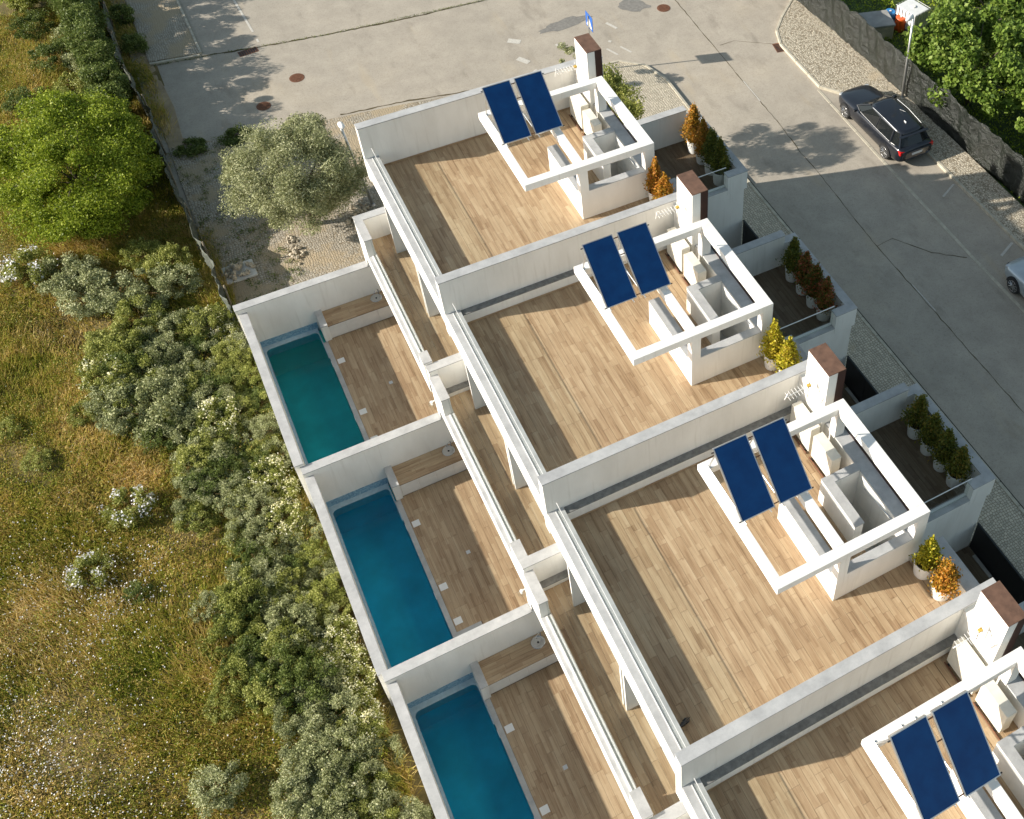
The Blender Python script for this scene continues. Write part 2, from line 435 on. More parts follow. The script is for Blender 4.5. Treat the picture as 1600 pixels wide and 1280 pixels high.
def foliage_mesh(name, mat, n, radii, clumps, spread, size, aspect, seed, centre=(0, 0, 0), floor=None, inner=.45, up=.35):
    r = np.random.default_rng(seed)
    P = crown_points(n, radii, clumps, spread, r, inner) + np.array(centre)
    if floor is not None: P[:, 2] = np.maximum(P[:, 2], floor + r.uniform(0, .15, n))
    V, F = leaf_quads(P, size, aspect, up, r)
    return np_mesh(name, V, F, mat)

def limb_mesh(name, mat, trunk_h, tr, crown_c, radii, limbs, seed):
    r = random.Random(seed)
    mb = MB()
    top = (r.uniform(-.1, .1), r.uniform(-.1, .1), trunk_h)
    mb.tube([(0, 0, -.1), (.03, .02, trunk_h * .5), top], [tr, tr * .85, tr * .7], 8)
    for i in range(limbs):
        a = 2 * math.pi * (i + r.uniform(-.3, .3)) / limbs
        e = (crown_c[0] + math.cos(a) * radii[0] * .75, crown_c[1] + math.sin(a) * radii[1] * .75, crown_c[2] + r.uniform(-.3, .6) * radii[2])
        m = tuple(top[k] * .5 + e[k] * .5 + (0, 0, .15 * radii[2])[k] for k in range(3))
        mb.tube([top, m, e], [tr * .5, tr * .32, tr * .1], 6)
    return mb.mesh(name, mat, True)

# ------------------------------------------------------------------ ground
GZ = -6.15
def sheet(name, polys, z, mat):
    mb = MB()
    for p in polys: mb.flat(p, z)
    return meta(mb.obj(name, mat), kind='structure')
sheet('ground', [[(-60, -70), (60, -70), (60, 60), (-60, 60)]], -8.4, MAT['deep'])
road = sheet('road', [[(-9.3, -62), (16.7, -62), (16.7, -12.5), (11.0, -12.5), (11.0, -8.95), (-9.3, -8.95)],
                      [(16.7, -62), (45, -62), (45, -18.6), (19.85, -18.6), (16.7, -12.5)],
                      [(11.0, -12.5), (16.7, -12.5), (16.7, 40), (11.0, 40)], [(16.7, -12.5), (19.85, -18.6), (19.85, 40), (16.7, 40)]], GZ, MAT['asphalt'])
# meadow: one rolling grid
def field_h(x, y):
    return -6.27 + .10 * np.sin(x * .9 + 1.3) * np.cos(y * .7) + .07 * np.sin(x * 2.1 + y * 1.7) + .12 * np.sin(y * .35 + x * .2)
nx, ny = 90, 150
gx, gy = np.meshgrid(np.linspace(-45, -8.40, nx), np.linspace(-30, 55, ny), indexing='ij')
V = np.stack([gx, gy, field_h(gx, gy)], -1).reshape(-1, 3)
idx = np.arange(nx * ny).reshape(nx, ny)
F = np.stack([idx[:-1, :-1], idx[1:, :-1], idx[1:, 1:], idx[:-1, 1:]], -1).reshape(-1, 4)
meta(link('terrain', np_mesh('terrain', V, F, MAT['field'], True)), kind='structure')
nx, ny = 40, 60
gx, gy = np.meshgrid(np.linspace(19.95, 60, nx), np.linspace(-40, 18.3, ny), indexing='ij')
V = np.stack([gx, gy, -6.35 + .12 * np.sin(gx * 1.3) * np.cos(gy * 1.1)], -1).reshape(-1, 3)
idx = np.arange(nx * ny).reshape(nx, ny)
F = np.stack([idx[:-1, :-1], idx[1:, :-1], idx[1:, 1:], idx[:-1, 1:]], -1).reshape(-1, 4)
meta(link('ground', np_mesh('ground', V, F, MAT['grass_far'], True)), kind='structure')

def raised(name, poly, top, mat, depth=.6):
    return meta(MB().prism(poly, top - depth, top).obj(name, mat, bevel=.01), kind='structure')
# footpath in front of the houses (round corner at the far end)
FRONT = [(5.88, -18.08), (8.07, -18.29), (9.64, -18.19), (10.58, -17.35), (11.0, -15.99), (10.94, -13.48), (10.86, -10.24), (10.86, 40.89), (8.72, 40.89), (8.72, -8.95), (5.88, -8.95)]
raised('footpath', FRONT, GZ + .09, MAT['cobble'], .3)
BULB = [(19.78, -19.97), (19.21, -18.71), (18.11, -17.77), (17.33, -16.93), (16.96, -15.99), (16.92, -14.53), (16.89, -12.44), (17.54, -11.6), (18.37, -10.97), (18.55, -10.14), (18.55, 40.89), (19.94, 40.89), (19.94, -19.97)]
raised('footpath', BULB, GZ + .11, MAT['cobble'], .3)
OLD = [(-9.07, -21.12), (-7.19, -20.7), (-5.1, -20.33), (-2.59, -19.97), (0.65, -19.5), (3.47, -18.92), (5.83, -18.08), (5.83, -8.95), (-9.07, -8.95)]
raised('footpath', OLD, GZ + .05, MAT['cobble_old'], .3)
raised('footpath', [(-8.81, -47.99), (-6.88, -47.99), (-6.59, -27.02), (-8.66, -27.34)], GZ + .09, MAT['cobble_old'], .3)
raised('footpath', [(-9.07, -47.99), (-8.82, -47.99), (-8.55, -27.29), (-8.34, -23.73), (-8.45, -21.53), (-7.4, -20.75), (-9.07, -20.7)], GZ + .03, MAT['dirt'], .3)

def kerb(poly, wd, z0, z1):
    mb = MB()
    P = [Vector((p[0], p[1])) for p in poly]
    off = []
    for i in range(len(P)):
        d = (P[min(i + 1, len(P) - 1)] - P[max(i - 1, 0)]).normalized()
        off.append(P[i] + Vector((-d.y, d.x)) * wd)
    n = len(P)
    for i in range(n - 1):
        L = (P[i + 1] - P[i]).length
        m = max(1, round(L / 1.0))
        for j in range(m):
            a, b = (j + .008) / m, (j + .992) / m
            q = [P[i].lerp(P[i + 1], a), P[i].lerp(P[i + 1], b), off[i].lerp(off[i + 1], b), off[i].lerp(off[i + 1], a)]
            mb.prism([tuple(x) for x in q], z0, z1)
    return meta(mb.obj('kerb', MAT['kerb'], bevel=.008), kind='structure')
kerb([(5.88, -18.12), (8.07, -18.32), (9.69, -18.22), (10.65, -17.38), (11.04, -15.99), (10.98, -13.48), (10.9, -10.24), (10.9, 40.89)], .12, GZ - .2, GZ + .12)
kerb([(19.78, -20.07), (19.16, -18.82), (18.06, -17.87), (17.25, -17.01), (16.86, -15.99), (16.82, -14.53), (16.78, -12.44), (17.48, -11.5), (18.29, -10.87), (18.44, -10.03), (18.44, 40.89)], -.11, GZ - .2, GZ + .13)
kerb([(16.77, -12.39), (16.61, -7.0), (16.5, -0.94), (16.42, 40.89)], .13, GZ - .2, GZ + .014)
kerb([(-8.66, -27.23), (-6.59, -26.93)], .12, GZ - .2, GZ + .11)
kerb([(-6.59, -27.02), (-6.88, -47.99)], .1, GZ - .2, GZ + .11)
# worn line of weeds and sand along the old joints in the road
rj = MB()
def crack(pts, wd, seed):
    r = random.Random(seed)
    L, Rr = [], []
    for (a, b) in zip(pts[:-1], pts[1:]):
        n = max(2, int(math.dist(a, b) / .25))
        for i in range(n):
            t = i / n
            x, y = a[0] + (b[0] - a[0]) * t, a[1] + (b[1] - a[1]) * t
            d = Vector((b[0] - a[0], b[1] - a[1])).normalized()
            ww = wd * r.uniform(.25, 1.0)
            x += r.uniform(-.02, .02); y += r.uniform(-.03, .03)
            L.append((x - d.y * ww, y + d.x * ww, GZ + .006)); Rr.append((x + d.y * ww, y - d.x * ww, GZ + .006))
    n = len(L)
    rj.add(L + Rr, [(i, i + 1, n + i + 1, n + i) for i in range(n - 1)])
crack([(-6.56, -26.87), (-4.26, -26.44), (-1.23, -26.03), (2.51, -25.65), (6.19, -25.47), (10.79, -24.98)], .06, 1)
crack([(-2.38, -20.12), (0.47, -19.76), (3.54, -19.13), (5.77, -18.29)], .05, 2)
crack([(14.35, -26.03), (14.26, -21.47), (14.11, -17.03), (14.0, -14.18), (13.93, -11.08), (13.75, -9.05), (13.74, -7.84), (13.47, -3.08), (13.41, 7.43)], .022, 3)
crack([(13.51, -3.03), (14.24, -3.13), (15.18, -1.77), (16.44, -0.73)], .02, 4)
crack([(16.75, -16.2), (15.18, -17.25), (14.14, -17.25)], .015, 5)
meta(rj.obj('road_crack', plain('weedy_crack', (.085, .065, .03), 1, 0, .5, 6)), kind='structure')
pt = MB()
def blob(cx, cy, a, b, rot, seed, z):
    r = random.Random(seed); n = 22; P = []
    for i in range(n):
        t = 2 * math.pi * i / n; k = r.uniform(.8, 1.12)
        x, y = a * k * math.cos(t), b * k * math.sin(t)
        P.append((cx + x * math.cos(rot) - y * math.sin(rot), cy + x * math.sin(rot) + y * math.cos(rot)))
    pt.flat(P, z)
blob(8.75, -22.0, 1.36, .38, -.08, 1, GZ + .005)
blob(12.26, -21.95, .78, .52, .5, 2, GZ + .005)
meta(pt.obj('road_patch', MAT['patch']), kind='structure')
mk = MB()
def stripe(a, b, wd, z=GZ + .008):
    d = Vector((b[0] - a[0], b[1] - a[1])).normalized() * wd
    mk.flat([(a[0] - d.y, a[1] + d.x), (b[0] - d.y, b[1] + d.x), (b[0] + d.y, b[1] - d.x), (a[0] + d.y, a[1] - d.x)], z)
stripe((-4.3, -30.84), (-4.13, -27.7), .05); stripe((-4.11, -27.08), (-4.1, -26.81), .05)
for a in ((5.88, -21.95, 6.35, -21.59, .16), (5.77, -20.49, 6.09, -19.97, .14), (7.71, -20.7, 7.87, -20.17, .06), (10.48, -21.22, 10.74, -20.59, .07), (9.64, -19.34, 9.9, -18.71, .05), (10.27, -19.23, 10.53, -18.61, .05), (6.09, -19.34, 6.3, -18.82, .1), (9.96, -19.86, 10.06, -19.76, .07)):
    stripe(a[:2], a[2:4], a[4])
stripe((14.03, -14.42), (13.98, -12.86), .025); stripe((17.48, -4.13), (18.32, -4.54), .04); stripe((17.48, -0.36), (18.32, -0.73), .05)
stripe((13.51, -0.73), (13.51, 0.74), .02)
meta(mk.obj('road_marking', MAT['paint']), kind='structure')

# ------------------------------------------------------------------ houses
PLANK = MB().box(-.5, .5, -.5, .5, -1, 0).mesh('plank', MAT['wood'])
PLANKX = MB().box(-.5, .5, -.5, .5, -1, 0).mesh('plank', MAT['woodx'])
def planks(parent, u0, u1, v0, v1, z, mat='wood', wd=.19, ln=1.25, stuff=False, across=False, seed=0, holes=()):
    r = random.Random(seed)
    rects = []
    A0, A1, B0, B1 = (v0, v1, u0, u1) if across else (u0, u1, v0, v1)
    n = max(1, round((A1 - A0) / wd)); ww = (A1 - A0) / n
    for i in range(n):
        b = B0 - r.choice((0, .33, .66, .2, .5, .85)) * ln
        while b < B1 - .02:
            lo, hi = max(B0, b), min(B1, b + ln)
            if hi - lo > .04:
                segs = [(lo, hi)]
                for (hu0, hu1, hv0, hv1) in holes:
                    if A0 + i * ww < hu1 - .05 and A0 + (i + 1) * ww > hu0 + .05:
                        ns = []
                        for (x, y) in segs:
                            if y <= hv0 or x >= hv1: ns.append((x, y))
                            else:
                                if x < hv0: ns.append((x, hv0))
                                if y > hv1: ns.append((hv1, y))
                        segs = ns
                for (x, y) in segs:
                    q = (A0 + i * ww + .0025, A0 + (i + 1) * ww - .0025, x + .0025, y - .0025)
                    rects.append(q if not across else (q[2], q[3], q[0], q[1]))
            b += ln
    if stuff:
        mb = MB()
        for q in rects:
            zz = z + r.uniform(-.0015, .0015); mb.box(q[0], q[1], q[2], q[3], zz - .015, zz)
        return meta(mb.obj('plank', MAT[mat], parent), kind='stuff')
    me = PLANKX if across else PLANK
    for q in rects:
        o = link('plank', me, parent)
        o.location = ((q[0] + q[1]) / 2, -(q[2] + q[3]) / 2, z + r.uniform(-.0015, .0015))
        o.scale = (q[1] - q[0], q[3] - q[2], .015)

OFF = [(-.024, -7.069, .315), (0, 0, 0), (-.017, 7.231, -.13), (-.099, 14.52, -.50)]
POOL_SHIFT = [(-.13, 0), (0, 0), (.14, 0), (.20, 0)]
HLAB = ['white terraced house at the far end of the row, beside the round olive tree',
        'second white terraced house from the far end, yellow green potted shrubs on its roof',
        'white terraced house with the black bird on its roof terrace',
        'nearest white terraced house, cut by the lower right of the picture']
WHICH = ['the farthest house', 'the second farthest house', 'the third farthest house', 'the nearest house']

def cap_on(parent, u0, u1, v0, v1, z, t=.035, o=.012):
    return MB().box(u0 - o, u1 + o, v0 - o, v1 + o, z - t, z).obj('coping', MAT['cap'], parent, .005)

def house(h):
    du, dv, dz = OFF[h]
    step = OFF[h + 1][1] - dv if h < 3 else 7.25
    vn = step - 1.72 - .004
    H = empty('terraced_house', (du, -dv, dz), HLAB[h], 'house', 'white terraced houses in a row')
    W = MAT['white']
    # ---- roof terrace
    u_wall = 4.86
    pw = MB().box(-3.42, u_wall, -1.72, -1.45, -.5, 1.72 if h else 1.66).obj('party_wall', W, H, .008)
    cap_on(pw, -3.42, u_wall, -1.72, -1.45, 1.755 if h else 1.695)
    if h:
        lg = MB().box(-2.99, 4.0, -1.448, -1.25, -.05, .39).obj('wall_ledge', W, H, .006)
        MB().box(-2.99, 4.0, -1.447, -1.243, .39, .42).obj('coping', MAT['ledge'], lg, .004)
    pa = MB().box(-3.40, -3.0, -1.448, vn, -.42, .44).obj('parapet', W, H, .008)
    MB().box(-3.405, -2.985, -1.447, vn, .44, .47).obj('coping', MAT['cap'], pa, .004)
    gr = MB().box(-3.172, -3.162, -1.36, vn - .04, .47, .90).obj('glass_rail', MAT['glass'], H)
    MB().box(-3.175, -3.159, -1.36, vn - .04, .90, .908).obj('rail', MAT['white_metal'], gr)
    MB().box(-3.215, -3.195, -1.40, vn - .03, .472, .485).obj('rail_base', MAT['white_metal'], gr)
    fl = MB()
    for b in ((-2.99, 3.125, -1.44, vn), (3.96, 4.5, -1.44, vn), (3.125, 3.96, -1.44, 1.375), (3.125, 3.96, 3.525, vn)):
        fl.box(*b, -.25, -.014)
    fl = fl.obj('terrace_floor', MAT['grout'], H)
    v0 = -1.24 if h else -1.44
    planks(fl, -2.985, 3.145, v0, vn, 0, seed=10 + h)
    planks(fl, 3.155, 3.925, v0, 1.39, 0, seed=11 + h)
    planks(fl, 3.155, 3.925, 3.51, vn, 0, seed=12 + h)
    planks(fl, 3.935, 4.49, v0, vn, 0, seed=13 + h)
    MB().box(-2.98, 3.9, -1.44 if not h else -1.249, (-1.44 if not h else -1.249) + .012, .0, .06).obj('skirting', MAT['woodx'], H)
    if vn > 3.8:
        ra = MB().box(4.5, 4.88, 3.75, vn, -.42, .39).obj('parapet', W, H, .008)
        cap_on(ra, 4.5, 4.88, 3.75, vn - .015, .42)
    # stair block
    ws = MB()
    ws.box(1.70, 4.19, 3.50, 3.74, -.05, 1.075); ws.box(1.70, 1.97, 3.50, 3.74, 1.075, 1.88); ws.box(3.87, 4.19, 3.50, 3.74, 1.075, 1.88)
    ws = ws.obj('stair_wall', W, H)
    MB().box(1.972, 3.868, 3.49, 3.735, 1.075, 1.10).obj('coping', MAT['cap'], ws)
    lw = MB().box(1.70, 2.02, 1.15, 3.499, -.05, .93).obj('stair_wall', W, H, .006)
    MB().box(1.695, 2.025, 1.145, 3.497, .93, .96).obj('coping', MAT['cap'], lw, .004)
    bw = MB().box(2.90, 3.929, 1.18, 1.40, -.05, .92).box(2.90, 3.15, 1.40, 2.72, -.05, .92).obj('stair_wall', W, H)
    MB().prism([(2.89, 1.17), (3.928, 1.17), (3.928, 1.41), (3.16, 1.41), (3.16, 2.74), (2.89, 2.74)], .92, .955).obj('coping', MAT['cap'], bw, .004)
    sh = MB().box(3.93, 4.33, -.25, 3.499, -.42, .87).obj('stair_wall', W, H, .006)
    MB().box(3.925, 4.335, -.249, 3.497, .87, .90).obj('coping', MAT['cap'], sh, .004)
    MB().box(4.305, 4.33, -.2, 3.45, .90, .93).obj('dark_gap_strip', MAT['brown_panel'], sh)  # dark gap between shelf and beam, put in as a brown strip
    hr = MB().tube([(3.90, 1.7, .55), (3.90, 3.1, .75)], .018, 8).box(3.88, 3.93, 1.75, 1.78, .52, .55).box(3.88, 3.93, 3.0, 3.03, .70, .73).obj('handrail', MAT['steel'], sh)
    st = MB()
    st.box(3.13, 3.15, 1.4, 3.5, -2.9, -.052); st.box(3.93, 3.95, 1.4, 3.5, -2.9, -.422); st.box(3.13, 3.928, 1.38, 1.4, -2.9, -.052); st.box(3.13, 3.928, 3.5, 3.52, -2.9, -.052)
    st = st.obj('stairwell', W, H)
    MB().box(3.152, 3.928, 1.402, 3.498, -2.9, -1.25).obj('bounce_floor', MAT['slab'], st)  # raised pale floor added to bounce light onto the stairwell walls
    for i in range(5):
        MB().box(3.152, 3.928, 3.498 - .2 * (i + 1), 3.498 - .2 * i, -1.24, -.2 - .19 * (i + 1)).obj('step', MAT['slab'], st)
    # pergola beams
    for b in ((0, .21, 0, 3.48), (0, 4.19, 3.481, 3.742), (.211, 3.889, 0, .25), (3.89, 4.19, 0, 3.48), (1.72, 1.94, .251, 3.479)):
        MB().box(*b, 1.882, 2.12).obj('beam', W, H, .008)
    MB().box(3.90, 4.185, .004, .246, .86, 1.881).obj('column', W, H)
    # chimney
    ch = MB().box(3.83, 4.33, -1.20, -.25, -3.4, 2.66).box(3.86, 4.33, -1.20, -.25, 2.66, 2.82).box(3.83, 3.86, -1.20, -1.0, 2.66, 2.82).box(3.83, 3.86, -.42, -.25, 2.66, 2.82).box(3.83, 4.33, -1.20, -.25, 2.82, 2.93).box(3.84, 4.32, -1.449, -1.201, -3.4, 1.62).obj('chimney', W, H)
    MB().box(3.822, 4.338, -1.208, -.242, 2.93, 2.955).obj('chimney_cap', MAT['corten'], ch, .004)
    MB().box(4.10, 4.336, -.252, -.238, -3.3, 2.925).obj('brown_panel', MAT['brown_panel'], ch)
    # pool-side upper wall, glazing and fins behind the balcony
    rw = MB().box(-3.0, -2.8, -1.6, -.62, -6.4, -.43).box(-3.0, -2.8, 2.40, 2.62, -6.4, -.43).box(-3.0, -2.8, vn - .55, vn + .1, -6.4, -.43).box(-3.0, -2.8, -.62, vn - .55, -3.35, -3.06)
    rw = rw.obj('rear_wall', W, H)
    for (a, b) in ((-.62, 2.40), (2.62, vn - .55)):
        wn = MB().box(-2.97, -2.95, a, b, -3.06, -.43).obj('window', MAT['window'], H)
        MB().box(-2.99, -2.93, a, a + .05, -3.06, -.43).box(-2.99, -2.93, b - .05, b, -3.06, -.43).box(-2.99, -2.93, (a + b) / 2 - .03, (a + b) / 2 + .03, -3.06, -.43).box(-2.99, -2.93, a + .05, b - .05, -3.06, -3.0).obj('window_frame', MAT['white_metal'], wn)
        MB().box(-2.88, -2.86, a, b, -3.0, -.5).obj('curtain', MAT['curtain'], wn)
    for a in (2.36, 2.54, -.66): MB().box(-3.34, -3.001, a, a + .06, -3.06, -.43).obj('fin', W, H)
    # ---- balcony
    vb = step - 1.88 - .004
    bf = MB().box(-4.24, -3.0, -1.6, vb, -3.36, -3.065).obj('balcony_floor', W, H)
    planks(bf, -3.995, -3.005, -1.4 if h else -1.6, vb, -3.05, seed=30 + h)
    bw = MB().box(-4.24, -3.02, -1.88, -1.602, -6.2, -1.85 if h else -2.08).obj('balcony_wall', W, H, .006)
    cap_on(bw, -4.24, -3.02, -1.88, -1.602, -1.815 if h else -2.045)
    if h:
        bl = MB().box(-3.99, -3.03, -1.6, -1.4, -3.06, -2.88).obj('wall_ledge', W, H)
        MB().box(-3.99, -3.03, -1.599, -1.395, -2.88, -2.85).obj('coping', MAT['ledge'], bl)
    bp = MB().box(-4.26, -4.0, -1.6, -.6, -3.4, -2.085).obj('balcony_parapet', W, H, .006)
    cap_on(bp, -4.26, -4.0, -1.598, -.6, -2.05)
    lp = MB().box(-4.26, -4.0, -.599, 4.70, -3.4, -2.815).obj('balcony_parapet', W, H, .006)
    MB().box(-4.265, -3.995, -.585, 4.685, -2.815, -2.78).obj('coping', MAT['cap'], lp, .004)
    n2 = MB().box(-4.26, -4.0, 4.701, vb, -3.4, -2.085).obj('balcony_parapet', W, H, .006)
    cap_on(n2, -4.26, -4.0, 4.715, vb - .015, -2.05)
    bg_ = MB().box(-4.072, -4.06, -.55, 4.66, -2.78, -1.98).obj('glass_rail', MAT['glass'], H)
    MB().box(-4.15, -4.10, -.55, 4.66, -2.779, -2.735).box(-4.035, -4.0, -.55, 4.66, -2.779, -2.735).obj('rail_base', MAT['white_metal'], bg_)
    # ---- patio
    pu, pv = POOL_SHIFT[h]
    wl = -8.50 + pu
    vp = step - 1.83 - .004
    w0 = MB().box(wl if h else -8.70, -3.0, -1.83, -1.55, -7.9, -4.135).obj('patio_wall', W, H, .006)
    cap_on(w0, wl if h else -8.70, -4.27, -1.83, -1.55, -4.10)
    ow = MB().box(wl, wl + .26, -1.549, vp, -7.9, -4.335).obj('patio_wall', W, H, .006)
    MB().box(wl - .006, wl + .266, -1.54, vp, -4.335, -4.30).obj('coping', MAT['cap'], ow, .004)
    pf = MB().box(-6.2 + pu, -3.0, -1.55, 4.3, -6.4, -6.116).box(-5.47 + pu, -3.0, 4.3, vp, -6.4, -6.116).obj('patio_floor', MAT['grout'], H)
    planks(pf, -6.195 + pu, -3.01, -.8, vp, -6.10, seed=50 + h, holes=[(-6.2 + pu, -5.46 + pu, 4.30, vp + .1)])
    MB().box(-5.06, -4.94, 1.95, 2.07, -6.099, -6.092).obj('floor_drain', MAT['alu'], pf)
    # ---- street side
    fw = MB().box(4.0, 4.325, -1.72, 3.745, -8.2, -.43).box(4.0, 4.86, 3.75, vn + .3, -8.2, -.43).obj('front_wall', W, H)
    dk = MB().box(4.33, 8.449, -1.7, 1.6, -3.65, -3.366).obj('deck_floor', W, H)
    planks(dk, 4.335, 8.445, -1.69, 1.61, -3.35, 'wood_shaded', wd=.16, stuff=True, seed=70 + h)
    d1 = MB().box(4.33, 8.18, -1.98, -1.702, -8.2, -1.965).obj('deck_wall', W, H, .006)
    cap_on(d1, 4.335, 8.18, -1.98, -1.702, -1.93)
    d2 = MB().box(8.45, 8.74, -1.7, 1.6, -3.15, -2.335).box(8.183, 8.74, -1.98, -1.7, -3.15, -2.335).box(7.95, 8.74, 1.6, 1.9, -3.15, -2.335).obj('deck_parapet', W, H)
    MB().prism([(8.181, -1.99), (8.75, -1.99), (8.75, 1.91), (7.94, 1.91), (7.94, 1.59), (8.44, 1.59), (8.44, -1.69), (8.181, -1.69)], -2.335, -2.30).obj('coping', MAT['cap'], d2, .004)
    d3 = MB().box(4.33, 8.64, 1.61, 1.88, -8.2, -3.15).box(8.36, 8.64, -1.98, 1.61, -8.2, -3.15).box(4.33, 7.949, 1.601, 1.89, -3.15, -2.935).obj('deck_wall', W, H)
    MB().box(4.34, 7.948, 1.595, 1.898, -2.935, -2.90).obj('coping', MAT['cap'], d3, .004)
    dg = MB().box(4.36, 7.94, 1.72, 1.735, -2.90, -1.99).obj('glass_rail', MAT['glass'], H)
    MB().box(4.36, 7.94, 1.715, 1.74, -1.99, -1.968).obj('rail', MAT['white_metal'], dg)
    MB().box(4.36, 7.94, 1.64, 1.715, -2.90, -2.86).obj('rail_base', MAT['white_metal'], dg)
    # entrance court at street level between the decks
    ev = step - 1.985
    eb = MB().box(4.86, 8.64, 1.885, ev, -6.5, -6.07).obj('entrance_floor', MAT['concrete'], H)
    planks(eb, 4.865, 8.63, 1.89, ev, -6.05, 'wood_shaded', wd=.16, stuff=True, seed=90 + h)
    MB().box(8.50, 8.60, 2.25, 3.1, -6.049, -6.0).box(8.50, 8.60, 3.3, 4.3, -6.049, -6.0).obj('threshold_strip', MAT['concrete'], eb)
    return H

HOUSES = [house(h) for h in range(4)]
for h in range(4):
    du, dv, dz = OFF[h]
    T = empty('front_fence', (du + 8.66, -dv - 1.9, dz - 6.1), 'plain black front fence between the pavement and the entrance of %s' % WHICH[h], 'fence', 'black front fences')
    L = (OFF[h + 1][1] - dv if h < 3 else 7.25) - 1.985 - 1.9
    n = 3
    for i in range(n): MB().box(0, .03, L / n * i + .004, L / n * (i + 1) - .004, .0, 1.36).obj('panel', MAT['black'], T)
    MB().box(-.015, .045, .002, L - .002, 1.36, 1.39).obj('top_rail', MAT['black'], T)

# ------------------------------------------------------------------ pools
def pool(h):
    du, dv, dz = OFF[h]
    step = OFF[h + 1][1] - dv if h < 3 else 7.25
    vp = step - 1.84
    pu, _ = POOL_SHIFT[h]
    labs = ['swimming pool with greenest water, nearest the olive tree', 'middle swimming pool of the three, with the small step nook at its near end',
            'swimming pool at the bottom of the picture, cut by the frame', 'swimming pool of the nearest house']
    P = empty('swimming_pool', (du + pu, -dv, dz), labs[h], 'pool', 'narrow swimming pools along the field wall')
    L, Rr, a, b = -8.24, -6.35, -1.55, vp
    sh = MB()
    sh.box(L, Rr, a, b, -7.85, -7.75)
    sh.box(L, L + .03, a, b, -7.75, -6.3); sh.box(Rr, Rr + .15, a, 4.46, -7.75, -6.3); sh.box(L + .03, Rr, a, a + .03, -7.75, -6.3); sh.box(L + .03, Rr, b - .03, b, -7.75, -6.3)
    sh.box(Rr, -5.64, 4.46, b, -6.9, -6.8); sh.box(-5.64, -5.5, 4.46, b, -6.9, -6.3)
    sh.obj('pool_shell', MAT['pool_green' if h == 0 else 'pool_shell'], P)
    # tiled band and pale rim with rounded corner
    MB().box(L, Rr + .05, a, a + .02, -6.3, -5.86).box(L, L + .012, a + .02, b, -6.3, -5.9).obj('mosaic_band', MAT['tile'], P)
    wu0, wv0, rr = -8.165, -1.36, .16
    arc = lambda cx, cy, t0, t1: [(cx + rr * math.cos(t0 + (t1 - t0) * i / 6), cy + rr * math.sin(t0 + (t1 - t0) * i / 6)) for i in range(7)]
    inn = [(wu0, b)] + arc(wu0 + rr, wv0 + rr, math.pi, 1.5 * math.pi) + arc(Rr - .03 - rr, wv0 + rr, 1.5 * math.pi, 2 * math.pi) + [(Rr - .03, .0)]
    out = [(L + .012, b)] + [(L + .012, a + .02)] * 7 + [(Rr, a + .02)] * 7 + [(Rr, .0)]
    n = len(inn)
    rm = MB()
    rm.add([(p[0], p[1], -6.135) for p in inn] + [(p[0], p[1], -6.135) for p in out] + [(p[0], p[1], -6.5) for p in inn],
           [(i, i + 1, n + i + 1, n + i) for i in range(n - 1)] + [(i + 1, i, 2 * n + i, 2 * n + i + 1) for i in range(n - 1)])
    rm.obj('pool_rim', MAT['rim'], P)
    wt = MB().flat([(L + .012, a + .02), (Rr, a + .02), (Rr, 4.46), (-5.64, 4.46), (-5.64, b), (L + .012, b)], -6.17)
    wt.obj('water', MAT['water'], P)
    MB().prism([(Rr, -.72), (-6.2, -.72), (-6.2, 4.30), (-5.47, 4.30), (-5.47, b), (-5.64, b), (-5.64, 4.46), (Rr, 4.46)], -6.4, -6.085).obj('coping', MAT['cap'], P, .004)
    for v in (.32, 2.75, 3.98):
        MB().box(-6.16, -5.93, v - .11, v + .11, -6.098, -6.088).obj('skimmer_lid', MAT['white_metal'], P)
    for v in (.3, 2.9):
        MB().box(Rr - .012, Rr, v - .12, v + .12, -6.16, -6.10).obj('skimmer_mouth', MAT['white_metal'], P)
    return P
for h in range(4): pool(h)

# ------------------------------------------------------------------ patio kitchens, sinks, lamps
def kitchen(h):
    du, dv, dz = OFF[h]; pu, _ = POOL_SHIFT[h]
    lab = ['long built-in wooden counter beside the pool with greenest water', 'long built-in wooden counter beside the middle pool', 'long built-in wooden counter beside the lowest pool in view', 'outdoor counter of the nearest house']
    K = empty('outdoor_counter', (du + pu * .6, -dv, dz), lab[h], 'counter', 'outdoor kitchen counters')
    MB().box(-6.09, -3.6, -1.548, -.82, -6.115, -5.49).obj('cabinet', MAT['white'], K)
    for i in range(4):
        a = -6.06 + i * .56
        MB().box(a, a + .545, -.82, -.795 + (.012 if h == 0 and i == 3 else 0), -6.05, -5.50).obj('cabinet_door', MAT['white_metal'], K, .004)
    ct = MB().box(-6.09, -3.6, -1.548, -.79, -5.49, -5.468).obj('countertop', MAT['grout'], K)
    planks(ct, -6.09, -3.6, -1.546, -.785, -5.45, across=True, seed=120 + h)
    ew = MB().box(-6.31, -6.092, -1.548, -.74, -6.5, -5.37).obj('end_wall', MAT['white'], K, .006)
    cap_on(ew, -6.31, -6.095, -1.548, -.74, -5.335, .035, .008)
    return K
